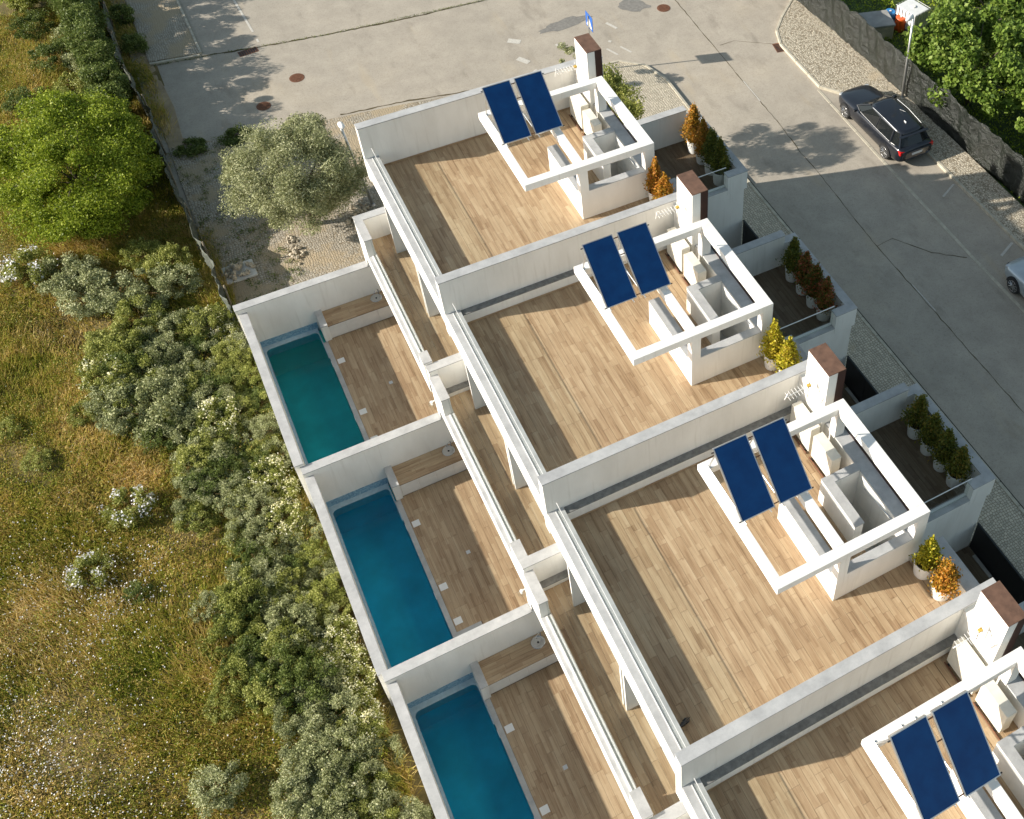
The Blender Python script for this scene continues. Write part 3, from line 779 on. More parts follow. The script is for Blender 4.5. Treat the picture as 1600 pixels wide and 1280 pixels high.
def sink(h):
    du, dv, dz = OFF[h]
    lab = ['round steel sink in shade on the counter nearest the olive tree', 'round steel sink with curved tap on the counter by the middle pool', 'round steel sink with curved tap half in sun, on the lowest counter', 'steel sink of the nearest house']
    Sk = empty('sink', (du - 4.32, -dv + 1.29, dz - 5.449), lab[h], 'sink', 'round sinks set in the patio counters')
    MB().lathe((0, 0, 0), [(.19, .0), (.205, .012), (.18, .014), (.165, .006), (.14, .003), (.035, .003)], 28).obj('bowl', MAT['steel'], Sk, smooth=True)
    MB().lathe((0, 0, .004), [(.03, 0), (.03, .006)], 14).obj('drain', MAT['dark_metal'], Sk)
    r = []
    for i in range(9):
        t = math.pi * i / 8
        r.append((.14 - .09 * (1 - math.cos(t)) * .9, -.14 + .06 * (1 - math.cos(t)), .22 + .07 * math.sin(t)))
    MB().tube([(.14, -.14, 0), (.14, -.14, .12)] + r, .016, 10).obj('tap', MAT['steel'], Sk, smooth=True)
for h in range(4): kitchen(h); sink(h)
for h in (0, 1):
    du, dv, dz = OFF[h]
    Lp = empty('wall_lamp', (du - 4.27, -dv - 5.12, dz - 4.07), ['clear globe wall lamp above the patio of the pool nearest the olive tree', 'clear globe wall lamp above the patio of the middle pool'][h], 'lamp', 'globe wall lamps over the patios')
    MB().lathe((-.05, 0, 0), [(.02, -.11), (.07, -.09), (.11, -.02), (.105, .04), (.06, .09), (.02, .10)], 18).obj('globe', MAT['glass'], Lp, smooth=True)
    MB().lathe((-.05, 0, 0), [(.03, .08), (.05, .10), (.05, .13)], 14).box(-.05, .30, -.02, .02, .11, .14).obj('bracket', MAT['white_metal'], Lp)
    MB().lathe((-.05, 0, 0), [(.02, -.04), (.035, 0), (.02, .05)], 12).obj('bulb', MAT['white_metal'], Lp, smooth=True)

# ------------------------------------------------------------------ roof equipment
def collector(h, k):
    du, dv, dz = OFF[h]
    lab = '%s blue solar collector of the pair over the roof of %s' % (['left', 'right'][k], WHICH[h])
    O = empty('solar_collector', (du, -dv, dz), lab, 'solar panel', 'blue solar collectors on the pergolas')
    a, b = (.09, .965) if k == 0 else (1.105, 1.985)
    y0, z0, y1, z1 = .56, 3.43, 2.0, 2.33
    d = Vector((y1 - y0, z1 - z0)); L = d.length; d /= L; nrm = Vector((-d.y, d.x))
    if nrm.y < 0: nrm = -nrm
    def slab(mb, u0, u1, s0, s1, t0, t1):
        P = lambda s, t: (y0 + d.x * s + nrm.x * t, z0 + d.y * s + nrm.y * t)
        vs = [(u, *P(s, t)) for t in (t0, t1) for s in (s0, s1) for u in (u0, u1)]
        mb.add(vs, [(0, 1, 3, 2), (4, 6, 7, 5), (0, 4, 5, 1), (2, 3, 7, 6), (0, 2, 6, 4), (1, 5, 7, 3)]); return mb
    fr = MB()
    slab(fr, a, b, 0, L, -.09, -.012); slab(fr, a, a + .022, 0, L, -.012, 0); slab(fr, b - .022, b, 0, L, -.012, 0)
    slab(fr, a + .022, b - .022, 0, .022, -.012, 0); slab(fr, a + .022, b - .022, L - .022, L, -.012, 0)
    fr.obj('frame', MAT['alu'], O)
    slab(MB(), a + .023, b - .023, .023, L - .023, -.0119, -.005).obj('glass', MAT['collector'], O)
    u = a + .12 if k == 0 else b - .12
    for uu in (a + .1, b - .1):
        MB().tube([(uu, .60, 3.31), (uu, .20, 2.12)], .018, 6).obj('leg', MAT['alu'], O)
        MB().tube([(uu, .14, 2.135), (uu, 2.03, 2.215)], .018, 6).obj('rail', MAT['alu'], O)
    e = a if k == 0 else b
    s = -1 if k == 0 else 1
    for (vv, zz) in ((.60, 3.33), (1.96, 2.30)):
        MB().tube([(e - .01 * s, vv, zz), (e + .06 * s, vv, zz)], .016, 8).obj('pipe_end', MAT['dark_metal'], O)
    if k == 0:
        for (vv, zz) in ((.62, 3.31), (1.92, 2.33), (1.0, 3.03)):
            MB().tube([(b - .01, vv, zz), (b + .16, vv, zz)], .015, 8).obj('pipe', MAT['rust'], O)
for h in range(4):
    for k in range(2): collector(h, k)

def ac_unit(h, k):
    du, dv, dz = OFF[h]
    lab = ['cream air conditioner box by the chimney on the roof of %s', 'cream air conditioner box beside the stair well on the roof of %s'][k] % WHICH[h]
    v0, v1, z1 = ((-1.12, -.15, 1.02), (-.03, .86, .95))[k]
    A = empty('air_conditioner', (du + 3.57, -dv - (v0 + v1) / 2, dz), lab, 'air conditioner', 'air conditioner units on the roof terraces')
    hv = (v1 - v0) / 2
    MB().box(-.14, .15, -hv, hv, .06, z1).obj('casing', MAT['ac'], A, .015)
    MB().box(-.15, -.141, -hv + .03, hv - .30, .12, z1 - .06).obj('front_panel', MAT['ac'], A, .004)
    mb = MB()
    for i in range(9): mb.box(-.156, -.151, -hv + .08, hv - .36, .2 + i * (z1 - .34) / 9, .2 + i * (z1 - .34) / 9 + .035)
    mb.obj('grille', MAT['ac'], A)
    for y in (-hv + .12, hv - .12): MB().box(-.17, .17, y - .03, y + .03, .0, .06).obj('foot', MAT['dark_metal'], A)
    MB().tube([(-.20, -hv + .02, .03), (-.20, hv + (.35 if k else 0), .03)], .02, 8).obj('pipe', MAT['rust'], A)
for h in range(4):
    for k in range(2): ac_unit(h, k)

def antenna(h):
    du, dv, dz = OFF[h]
    A = empty('aerial', (du + 3.83, -dv + .72, dz + 1.9), 'thin white and yellow television aerial fixed to the chimney of %s' % WHICH[h], 'aerial', 'television aerials on the chimneys')
    MB().tube([(0, 0, -.25), (-.22, 0, -.2), (-.22, 0, .42)], .014, 6).obj('mast', MAT['steel'], A)
    MB().tube([(-.18, .02, .30), (-.95, .10, .36)], .010, 6).obj('boom', MAT['white_metal'], A)
    mb = MB()
    for i in range(7):
        u = -.32 - i * .10
        mb.tube([(u, .04 + .01 * i - .14, .31 + i * .008), (u, .04 + .01 * i + .14, .31 + i * .008)], .006, 5)
    mb.obj('element', MAT['white_metal'], A)
    MB().box(-.29, -.19, -.02, .06, .28, .34).obj('dipole_box', MAT['yellow'], A)
    MB().tube([(-.95, .02, .16), (-.95, .14, .56)], .014, 6).tube([(-.22, -.1, .4), (-.16, .30, .1)], .008, 5).tube([(-.2, .05, .3), (-.3, .25, -.1)], .008, 5).obj('reflector', MAT['white_metal'], A)
for h in range(4): antenna(h)
du, dv, dz = OFF[2]
B = empty('outlet_box', (du + 4.06, -dv - 3.80, dz + .17), 'small white electric box low on the stair wall beside the orange potted shrubs', 'electric box')
MB().box(-.15, .12, -.055, .06, -.06, .07).obj('case', MAT['alu'], B, .006)
MB().tube([(.12, .03, .05), (.22, .06, .16), (.26, .12, .02)], .012, 6).obj('cable', MAT['black'], B)

# ------------------------------------------------------------------ potted shrubs
def shrub_leaves(kind, seed, hgt, rad_):
    r = np.random.default_rng(seed)
    n = 3800
    t = r.uniform(0, 1, n) ** .8
    prof = np.minimum(1, .55 + 2.2 * t) * (1.02 - .86 * t)
    spr = np.array([[math.cos(a), math.sin(a)] for a in r.uniform(0, 6.28, 26)])
    k = r.integers(0, 26, n); jit = r.normal(size=(n, 2)) * .24
    xy = (spr[k] * r.uniform(.25, 1.0, 26)[k][:, None] + jit) * (rad_ * prof)[:, None]
    z = .42 + t * hgt + r.normal(size=n) * .05
    P = np.concatenate([xy, z[:, None]], 1)
    tip = r.integers(0, 26, 5)
    sel = np.isin(k, tip) & (t > .55)
    P[sel, 2] += .22 * r.uniform(.3, 1, sel.sum())
    V, F = leaf_quads(P, .085, .5, .2, r)
    return np_mesh('foliage', V, F, LEAF[kind])
POTS = {}
def potted(h, u, v, z, kind, seed, lab, hgt=.95, rad_=.36, pr=.25, ph=.5):
    du, dv, dz = OFF[h]
    T = empty('potted_shrub', (du + u, -dv - v, dz + z), lab, 'potted plant', 'white potted shrubs', random.uniform(0, 6))
    key = (pr, ph)
    if key not in POTS:
        POTS[key] = (MB().lathe((0, 0, 0), [(pr * .78, 0), (pr * .8, .02), (pr * .98, ph - .03), (pr, ph), (pr * .93, ph), (pr * .9, ph - .06)], 28).mesh('pot', MAT['pot'], True),
                     MB().lathe((0, 0, 0), [(pr * .9, ph - .09), (pr * .88, ph - .055), (.05, ph - .04)], 20).mesh('soil', MAT['soil'], True))
    link('pot', POTS[key][0], T); link('soil', POTS[key][1], T)
    mb = MB()
    for i in range(6):
        a = i * 1.05 + seed; mb.tube([(0, 0, ph - .06), (.06 * math.cos(a), .06 * math.sin(a), ph + .25), (rad_ * .5 * math.cos(a), rad_ * .5 * math.sin(a), ph + hgt * .6)], [.016, .011, .005], 5)
    mb.obj('stem', MAT['bark'], T)
    f = link('foliage', shrub_leaves(kind, seed, hgt, rad_), T)
    f.location.z = ph - .46
    return T
ORD = ['farthest', 'second', 'third', 'nearest']
cfg = [(0, WHICH[0], ['orange', 'orange', 'green', 'green'], ['orange topped', 'orange and green', 'dark green and gold', 'spiky dark green'], 1.1),
       (1, WHICH[1], ['green', 'red', 'red', 'red'], ['bushy dark green', 'red tipped', 'tall red and green', 'pinkish tipped'], 1.0),
       (2, WHICH[2], ['green', 'green', 'green', 'green'], ['golden green', 'dark gold green', 'brownish tipped', 'broad dark green'], .95)]
for h, where, kinds, names, hg in cfg:
    for i, (uu, vv) in enumerate(zip((8.12, 8.12, 8.12, 8.12), (-1.0, -.32, .34, .98))):
        potted(h, uu, vv, -3.35, kinds[i], 200 + h * 10 + i, '%s potted shrub, %s of four, deck of %s' % (names[i], ORD[i], where), hg * (1.12 if i == 0 and h == 0 else 1) * 1.22, .47, .27, .58)
tp = [(0, 4.02, 4.10, 'orange', 'narrow orange potted shrub by the stair wall of the farthest roof', 1.0, .27, .24), (0, 4.04, 4.62, 'orange', 'round orange and red shrub in a white pot behind the parapet of the farthest roof', .8, .33, .24),
      (1, 4.02, 4.16, 'yellow', 'yellow green potted shrub with orange top by the stair wall of the second roof', 1.0, .36, .25), (1, 4.14, 4.72, 'yellow', 'bright yellow green shrub in a white pot against the parapet of the second roof', .85, .36, .25),
      (2, 4.06, 4.15, 'yellow', 'sparse golden shrub in a big white pot beside the electric box', .75, .33, .29), (2, 4.10, 4.82, 'orange', 'round orange shrub with red tips in a white pot near the chimney with brown top', .62, .40, .29)]
for i, (h, u, v, k, lab, hg, rd, pr) in enumerate(tp): potted(h, u, v, 0, k, 300 + i, lab, hg * 1.15, rd * 1.2, pr, .55)

# bird on the third terrace
du, dv, dz = OFF[2]
Bd = empty('bird', (du - 2.82, -dv - 4.65, dz + .002), 'small black bird standing on the shaded boards of a roof terrace', 'bird', rz=rad(200))
mb = MB()
mb.tube([(-.20, 0, .055), (-.10, 0, .07), (-.04, 0, .085), (.03, 0, .10), (.08, 0, .115), (.11, 0, .15), (.135, 0, .165), (.155, 0, .163), (.17, 0, .16)], [.008, .022, .045, .055, .045, .032, .030, .02, .006], 10)
mb.tube([(-.03, .045, .09), (-.10, .05, .075), (-.17, .03, .06)], [.022, .022, .006], 6).tube([(-.03, -.045, .09), (-.10, -.05, .075), (-.17, -.03, .06)], [.022, .022, .006], 6)
mb.obj('body', MAT['black'], Bd, smooth=True)
MB().tube([(.165, 0, .16), (.20, 0, .152)], [.007, .002], 6).obj('beak', MAT['dark_metal'], Bd)
MB().tube([(.02, .02, .06), (.025, .02, 0)], .005, 5).tube([(.02, -.02, .06), (.025, -.02, 0)], .005, 5).obj('leg', MAT['dark_metal'], Bd)

# ------------------------------------------------------------------ cars
def car(name, loc, label, paint, L=4.63, Wd=.905, Hr=1.46, wb=2.89, roof_len=(.35, -1.85), seed=0, front_oh=.83):
    """nose towards -v (far end of the street)"""
    T = empty(name, loc, label, 'car', 'cars parked along the right kerb')
    k = L / 4.63
    st = [(2.31, .50, .36, .56, .60), (2.27, .66, .25, .62, .67), (2.12, .79, .19, .69, .76), (1.85, .86, .17, .75, .85), (1.40, .895, .17, .80, .92), (.95, .905, .17, .85, .985), (.3, .905, .17, .89, 1.0),
          (-.6, .905, .17, .92, 1.0), (-1.4, .90, .18, .95, 1.0), (-1.9, .875, .21, .955, 1.0), (-2.15, .84, .26, .94, .99), (-2.27, .78, .34, .90, .94), (-2.31, .70, .42, .80, .82)]
    mb = MB(); rings = []
    for (x, wd, zl, zb, zt) in st:
        wd *= Wd / .905
        half = [(0, zl), (wd * .82, zl), (wd * .97, zl + .10), (wd, zl + .28), (wd * 1.0, (zl + zb) / 2 + .10), (wd * .975, zb - .10), (wd * .93, zb), (wd * .72, zb + (zt - zb) * .75), (wd * .38, zt), (0, zt + .008)]
        ring = [(p[0], -x * k, p[1]) for p in half] + [(-p[0], -x * k, p[1]) for p in half[-2:0:-1]]
        rings.append(ring)
    n = len(rings[0]); vs = [p for r in rings for p in r]
    fs = [(i * n + j, i * n + (j + 1) % n, (i + 1) * n + (j + 1) % n, (i + 1) * n + j) for i in range(len(rings) - 1) for j in range(n)]
    fs += [tuple(range(n)), tuple(range((len(rings) - 1) * n, len(rings) * n))[::-1]]
    mb.add(vs, fs)
    o = mb.obj('body', MAT[paint], T, smooth=True)
    sb = o.modifiers.new('sub', 'SUBSURF'); sb.levels = 1; sb.render_levels = 2
    # greenhouse: glass loft from belt to roof
    base = [(1.02, .30), (.98, .66), (.55, .80), (-.6, .82), (-1.55, .80), (-2.05, .70), (-2.17, .35)]
    top = [(.32, .28), (.28, .52), (.05, .60), (-.6, .62), (-1.45, .59), (-1.78, .52), (-1.86, .28)]
    def ring(pts, z, grow=0.):
        q = [((y + grow) * Wd / .905, -x * k, z) for x, y in pts]
        return q + [(-p[0], p[1], p[2]) for p in q[::-1]]
    r0, r1 = ring(base, .93), ring(top, Hr - .07)
    m = len(r0)
    MB().add(r0 + r1, [(i, (i + 1) % m, m + (i + 1) % m, m + i) for i in range(m)] + [tuple(range(m))[::-1], tuple(range(m, 2 * m))]).obj('windows', MAT['car_glass'], T)
    rf = MB()
    a0, a1, a2 = ring(top, Hr - .075, .012), ring(top, Hr - .02, -.015), ring([(x * .86 - .09, y * .72) for x, y in top], Hr)
    rf.add(a0 + a1 + a2, [(i, (i + 1) % m, m + (i + 1) % m, m + i) for i in range(m)] + [(m + i, m + (i + 1) % m, 2 * m + (i + 1) % m, 2 * m + i) for i in range(m)] + [tuple(range(2 * m, 3 * m))])
    rf.obj('roof', MAT[paint], T, smooth=True)
    pil = MB()
    for i in (1, 4, 5):
        for s in (1, -1):
            b, t = base[i], top[i]; f = Wd / .905
            wd_ = .035 if i == 1 else .05
            pil.tube([(s * (b[1] + .005) * f, -b[0] * k, .93), (s * (t[1] + .005) * f, -t[0] * k, Hr - .06)], wd_, 6)
    for s in (1, -1):
        pil.tube([(s * .815 * Wd / .905, .55 * k, .935), (s * .62 * Wd / .905, .52 * k, Hr - .06)], .022, 6)
    pil.obj('pillar', MAT[paint], T)
    tr = MB()
    for s in (1, -1):
        pts = [(s * (y + .012) * Wd / .905, -x * k, .945) for x, y in base[1:6]]
        tr.tube(pts, .011, 5)
        tr.tube([(s * .60 * Wd / .905, -.05, Hr - .02), (s * .615 * Wd / .905, .7 * k, Hr + .02), (s * .585 * Wd / .905, 1.6 * k, Hr - .02)], .014, 6)
    tr.obj('trim', MAT['alu'], T)
    for s in (1, -1):
        for x in (wb / 2 + .02, -wb / 2 + .02):
            whl = MB()
            cx = s * (Wd - .115)
            prof = [(.19, -.105), (.29, -.11), (.32, -.08), (.325, 0), (.32, .08), (.29, .11), (.19, .105)]
            V_, F_ = [], []
            nn = 28
            for (rr, tt) in prof:
                for q in range(nn):
                    t = 2 * math.pi * q / nn; V_.append((cx + s * tt, -x + rr * math.cos(t), .325 + rr * math.sin(t)))
            for i in range(len(prof) - 1):
                for q in range(nn): F_.append((i * nn + q, i * nn + (q + 1) % nn, (i + 1) * nn + (q + 1) % nn, (i + 1) * nn + q))
            whl.add(V_, F_)
            wo = whl.obj('wheel', MAT['tyre'], T, smooth=True)
            rim = MB()
            for q in range(10):
                t = 2 * math.pi * q / 10; c_, s_ = math.cos(t), math.sin(t)
                rim.tube([(cx + s * .095, -x + .03 * c_, .325 + .03 * s_), (cx + s * .10, -x + .235 * c_, .325 + .235 * s_)], [.030, .020], 5)
            pr = [(cx + s * .09, -x + .235 * math.cos(2 * math.pi * q / 28), .325 + .235 * math.sin(2 * math.pi * q / 28)) for q in range(29)]
            rim.tube(pr, .022, 6)
            rim.obj('rim', MAT['rim_metal'], wo)
            ar = MB()
            ring_o = [(cx + s * .122, -x + .385 * math.cos(math.pi * q / 16), .325 + .385 * math.sin(math.pi * q / 16)) for q in range(17)]
            disc = [(s * (Wd + .004), p[1], p[2]) for p in ring_o]
            ar.add(disc + [(s * (Wd - .3), p[1], p[2]) for p in ring_o], [tuple(range(17)) if s < 0 else tuple(range(17))[::-1]] + [(i, i + 1, 17 + i + 1, 17 + i) for i in range(16)])
            ar.obj('wheel_arch', MAT['black'], T)
            wo.location.x += s * .026
        MB().box(s * .64 - .20, s * .64 + .20, 2.02 * k, 2.275 * k, .72, .90).obj('tail_light', MAT['red'], T, .02)
        MB().box(s * .60 - .15, s * .60 + .15, -2.20 * k, -2.02 * k, .60, .70).obj('headlight', MAT['lamp_glass'], T, .02)
        MB().box(s * (Wd + .08) - .09, s * (Wd + .08) + .09, -.72 * k, -.60 * k, .95, 1.07).obj('mirror', MAT[paint], T, .03)
    MB().box(-.26, .26, 2.30 * k, 2.325 * k, .62, .73).obj('number_plate', MAT['white_metal'], T)
    MB().box(-.72, .72, 1.86 * k, 2.0 * k, Hr - .12, Hr - .085).obj('spoiler', MAT[paint], T, .015)
    MB().prism([(-.02, 1.45), (.02, 1.45), (.006, 1.30)], Hr - .01, Hr + .06).obj('aerial_fin', MAT['white_metal'], T)
    MB().tube([(.3, .55, Hr - .01), (.3, .95, Hr + .14)], .005, 4).obj('aerial', MAT['white_metal'], T)
    return T
car('parked_car', (17.60, 8.72, GZ), 'dark blue grey estate car with silver window trim parked at the kerb in the sun', 'car_dark', 4.88, .94, 1.48, 3.0)
car('parked_car', (17.52, -2.69, GZ), 'silver blue car at the right edge of the picture, only its nose in view', 'car_silver', 4.5, .92, 1.55, 2.72)

# ------------------------------------------------------------------ street furniture
def lamp(loc, label, hd, lean):
    T = empty('street_lamp', loc, label, 'street lamp', 'slim street lamps')
    MB().tube([(0, 0, 0), (lean[0] * .5, lean[1] * .5, 2.0), (lean[0], lean[1], 4.12)], [.065, .055, .042], 12).obj('pole', MAT['alu'], T, smooth=True)
    MB().lathe((0, 0, 0), [(.10, 0), (.10, .05), (.07, .12)], 14).obj('base', MAT['alu'], T)
    x, y = lean
    MB().tube([(x, y, 4.10), (x + hd[0] * .15, y + hd[1] * .15, 4.17), (x + hd[0] * .55, y + hd[1] * .55, 4.2), (x + hd[0] * .75, y + hd[1] * .75, 4.18)], [.045, .10, .11, .03], 12).obj('lamp_head', MAT['white_metal'], T, smooth=True)
lamp((19.68, 10.14, GZ), 'slim grey street lamp in front of the black plastic fence by the dark car', (-.7, .25), (.05, -.25))
lamp((-2.86, 14.09, GZ), 'slim grey street lamp standing between the olive tree and the white house wall', (.05, .55), (-.35, -.15))
# pedestrian crossing sign behind the farthest chimney
T = empty('traffic_sign', (8.31, 18.06, GZ), 'blue square crossing sign with a white triangle on a grey post behind the farthest chimney', 'sign', rz=rad(-90))
MB().tube([(0, 0, 0), (0, 0, 2.95)], .032, 10).obj('post', MAT['alu'], T)
MB().box(-.35, .35, -.055, -.035, 2.3, 3.0).obj('plate', MAT['blue'], T, .004)
MB().add([(-.27, -.057, 2.38), (.27, -.057, 2.38), (0, -.057, 2.90)], [(0, 1, 2)]).add([(-.27, -.033, 2.38), (.27, -.033, 2.38), (0, -.033, 2.90)], [(2, 1, 0)]).obj('white_triangle', MAT['white_metal'], T)
MB().box(-.03, .02, -.062, -.059, 2.52, 2.66).box(-.09, -.04, -.062, -.059, 2.40, 2.53).box(.02, .07, -.062, -.059, 2.40, 2.53).box(-.025, .02, -.062, -.059, 2.68, 2.73).box(-.12, .10, -.062, -.059, 2.58, 2.605).obj('walking_figure', MAT['black'], T)
for i, (u, v, r, lab) in enumerate(((-3.29, -23.46, .32, 'round rusty manhole cover in the open road left of the roofs'), (13.45, -21.1, .32, 'round rusty manhole cover at the top of the street'), (-5.04, -22.15, .3, 'rusty manhole cover at the edge of the olive tree'))):
    T = empty('manhole_cover', (u, -v, GZ), lab, 'manhole cover', 'rusty manhole covers in the road')
    MB().lathe((0, 0, 0), [(r, 0), (r, .010), (r * .86, .012)], 28).obj('frame', MAT['rust'], T)
    mb = MB()
    for k in range(-4, 5):
        L = math.sqrt(max(0, (r * .8) ** 2 - (k * r * .18) ** 2)); mb.box(-L, L, k * r * .18 - .012, k * r * .18 + .012, .010, .018)
    mb.obj('rib', MAT['rust'], T)
T = empty('drain_grate', (-4.68, 26.29, GZ), 'rusty drain grate at the weedy joint in the upper left road', 'drain', rz=rad(5))
MB().box(-.42, .42, -.2, .2, 0, .008).obj('frame', MAT['rust'], T)
mb = MB()
for i in range(8): mb.box(-.38 + i * .1, -.33 + i * .1, -.16, .16, .008, .016)
mb.obj('bar', MAT['dark_metal'], T)
T = empty('drain_grate', (16.73, 15.89, GZ), 'rusty drain grate by the rounded kerb at the top of the street', 'drain', rz=rad(80))
MB().box(-.35, .35, -.18, .18, 0, .008).obj('frame', MAT['rust'], T)
mb = MB()
for i in range(6): mb.box(-.30 + i * .1, -.25 + i * .1, -.14, .14, .008, .016)
mb.obj('bar', MAT['dark_metal'], T)

# ------------------------------------------------------------------ fences
def sheet_fence(name, path, ztop, zbot, mat, label, seed, amp, post_mat, post_h, sagk=.10, side=-.07, lean=0.):
    T = empty(name, (path[0][0], -path[0][1], zbot), label, 'fence')
    r = np.random.default_rng(seed)
    P = []
    for a, b in zip(path[:-1], path[1:]):
        n = max(1, int(math.dist(a, b) / .14))
        for i in range(n): P.append((a[0] + (b[0] - a[0]) * i / n, a[1] + (b[1] - a[1]) * i / n))
    P.append(path[-1])
    P = np.array(P); nrow = 14
    s = np.arange(len(P)) * .14
    d = np.gradient(P, axis=0); d /= np.linalg.norm(d, axis=1, keepdims=True); nr = np.stack([-d[:, 1], d[:, 0]], 1)
    sag = sagk * np.abs(np.sin(s * math.pi / 2.4)) + .05 * np.interp(s, np.arange(0, s[-1] + 1, .5), r.normal(size=len(np.arange(0, s[-1] + 1, .5))))
    V = []
    ph = r.uniform(0, 6, 6)
    for j in range(nrow):
        t = j / (nrow - 1)
        z = zbot + (ztop - sag - zbot) * t
        wv = amp * (np.sin(s * 2.1 + ph[0] + t * 2) + .7 * np.sin(s * 5.3 + ph[1] - t * 3.5) + .5 * np.sin(s * 9.7 + t * 7 + ph[2])) * (.35 + t) + lean * t + r.normal(size=len(s)) * amp * .35
        q = P + nr * wv[:, None]
        V.append(np.stack([q[:, 0] - path[0][0], -(q[:, 1] - path[0][1]), z - zbot], 1))
    V = np.array(V).reshape(-1, 3); n = len(P)
    idx = np.arange(nrow * n).reshape(nrow, n)
    F = np.stack([idx[:-1, :-1], idx[:-1, 1:], idx[1:, 1:], idx[1:, :-1]], -1).reshape(-1, 4)
    o = link('sheeting', np_mesh('sheeting', V, F, mat, True), T)
    so = o.modifiers.new('thick', 'SOLIDIFY'); so.thickness = .012
    i = 0
    me = None
    while i * 2.4 < s[-1]:
        k = int(i * 2.4 / .14); q = P[min(k, n - 1)] + nr[min(k, n - 1)] * side
        if me is None: me = MB().tube([(0, 0, -.1), (0, 0, post_h)], .035, 8).mesh('post', post_mat, True)
        po = link('post', me, T); po.location = (q[0] - path[0][0], -(q[1] - path[0][1]), 0)
        po.rotation_euler = (random.uniform(-.05, .05), random.uniform(-.05, .05), 0)
        i += 1
    return T
sheet_fence('plastic_fence', [(19.31, -22.37), (19.47, -18.58), (19.73, -14.53), (19.81, -11.34), (19.85, -10.22), (19.97, -6.3), (20.13, -2.95), (20.26, 1.16), (20.41, 11.61)], -4.2, GZ, MAT['tarp'],
            'long fence of wrinkled dark plastic sheeting behind the right pavement', 4, .05, MAT['post'], 1.80, .03, -.14)
sheet_fence('net_fence', [(-9.7, -42.76), (-9.72, -33.35), (-9.6, -30.74), (-9.7, -26.97), (-9.54, -24.73), (-9.28, -22.68), (-9.37, -18.54), (-9.22, -16.35), (-9.15, -14.32), (-8.99, -11.91), (-8.92, -10.35)], -4.85, GZ - .1, MAT['net'],
            'sagging grey green net fence between the meadow and the cobbles', 5, .05, MAT['post'], 1.45)

# ------------------------------------------------------------------ trees and shrubs
def tree(name, loc, label, cat, mat, n, radii, zc, clumps, spread, size, aspect, trunk_h, tr, seed, group=None, inner=.45, limbs=7):
    T = empty(name, loc, label, cat, group)
    link('trunk', limb_mesh('trunk', MAT['bark'], trunk_h, tr, (0, 0, zc), radii, limbs, seed), T)
    link('crown', foliage_mesh('crown', mat, n, radii, clumps, spread, size, aspect, seed, (0, 0, zc), inner=inner), T)
    return T
tree('olive_tree', (-5.2, 14.11, GZ), 'round grey green olive tree on the cobbles beside the farthest house', 'tree', LEAF['olive'], 100000, (2.45, 2.3, 1.75), 2.7, 150, .52, .085, .42, 1.3, .14, 11)
tree('tree', (-12.32, 19.34, -6.3), 'large bright green bushy tree at the left beside the net fence', 'tree', LEAF['bush'], 130000, (2.7, 3.8, 1.9), 2.0, 200, .60, .095, .5, 1.0, .13, 12)
tree('tree', (6.3, 11.7, GZ), 'green leafy tree standing behind the farthest chimney and pergola', 'tree', LEAF['mid'], 20000, (1.05, 1.6, 1.15), 3.5, 50, .45, .10, .5, 2.4, .10, 17)
tree('fig_tree', (22.19, 8.67, -6.3), 'dark green broad leaved tree behind the plastic fence, top right', 'tree', LEAF['fig'], 20000, (2.6, 3.2, 1.6), 2.4, 80, .62, .20, .7, 1.3, .14, 13)
tree('fig_tree', (23.97, 4.28, -6.3), 'broad leaved tree at the right edge behind the plastic fence', 'tree', LEAF['fig'], 11000, (2.2, 2.4, 1.2), 1.9, 50, .6, .20, .7, 1.1, .12, 14)
tree('fig_tree', (25.95, 11.91, -6.3), 'broad leaved tree at the top right corner above the white tank', 'tree', LEAF['fig'], 12000, (2.4, 2.6, 1.3), 2.0, 50, .6, .20, .7, 1.1, .12, 15)
tree('tree', (-13.15, 34.29, -6.3), 'small tree with bare dark branches in the upper left corner', 'tree', LEAF['bush'], 12000, (1.8, 1.7, 1.0), 2.0, 30, .45, .09, .5, 1.2, .12, 16, inner=.6, limbs=9)
ORDN = ['first', 'second', 'third', 'fourth', 'fifth', 'sixth', 'seventh', 'eighth', 'ninth']
for i, (u, v, rx, hz, sd) in enumerate(((-10.5, -22.6, .6, 3.0, 31), (-10.4, -24.0, .65, 3.3, 32), (-10.45, -25.4, .65, 3.2, 33), (-10.4, -26.8, .65, 3.5, 34), (-10.5, -28.2, .7, 3.4, 35), (-10.4, -29.6, .7, 3.7, 36), (-10.5, -31.1, .7, 3.6, 37), (-10.5, -32.6, .75, 3.8, 38), (-10.7, -34.4, .9, 3.8, 39))):
    T = empty('hedge_shrub', (u, -v, -6.3), '%s tall dark green shrub from the bright green tree, against the net fence' % ORDN[i], 'shrub', 'tall dark shrubs along the net fence')
    link('stem', limb_mesh('stem', MAT['bark'], .6, .06, (0, 0, 1.3), (rx, rx, .9), 5, sd), T)
    link('foliage', foliage_mesh('foliage', LEAF['dark'], 14000, (rx, rx * 1.35, hz * .45), 26, .42, .10, .5, sd, (0, 0, hz * .5), floor=.05), T)
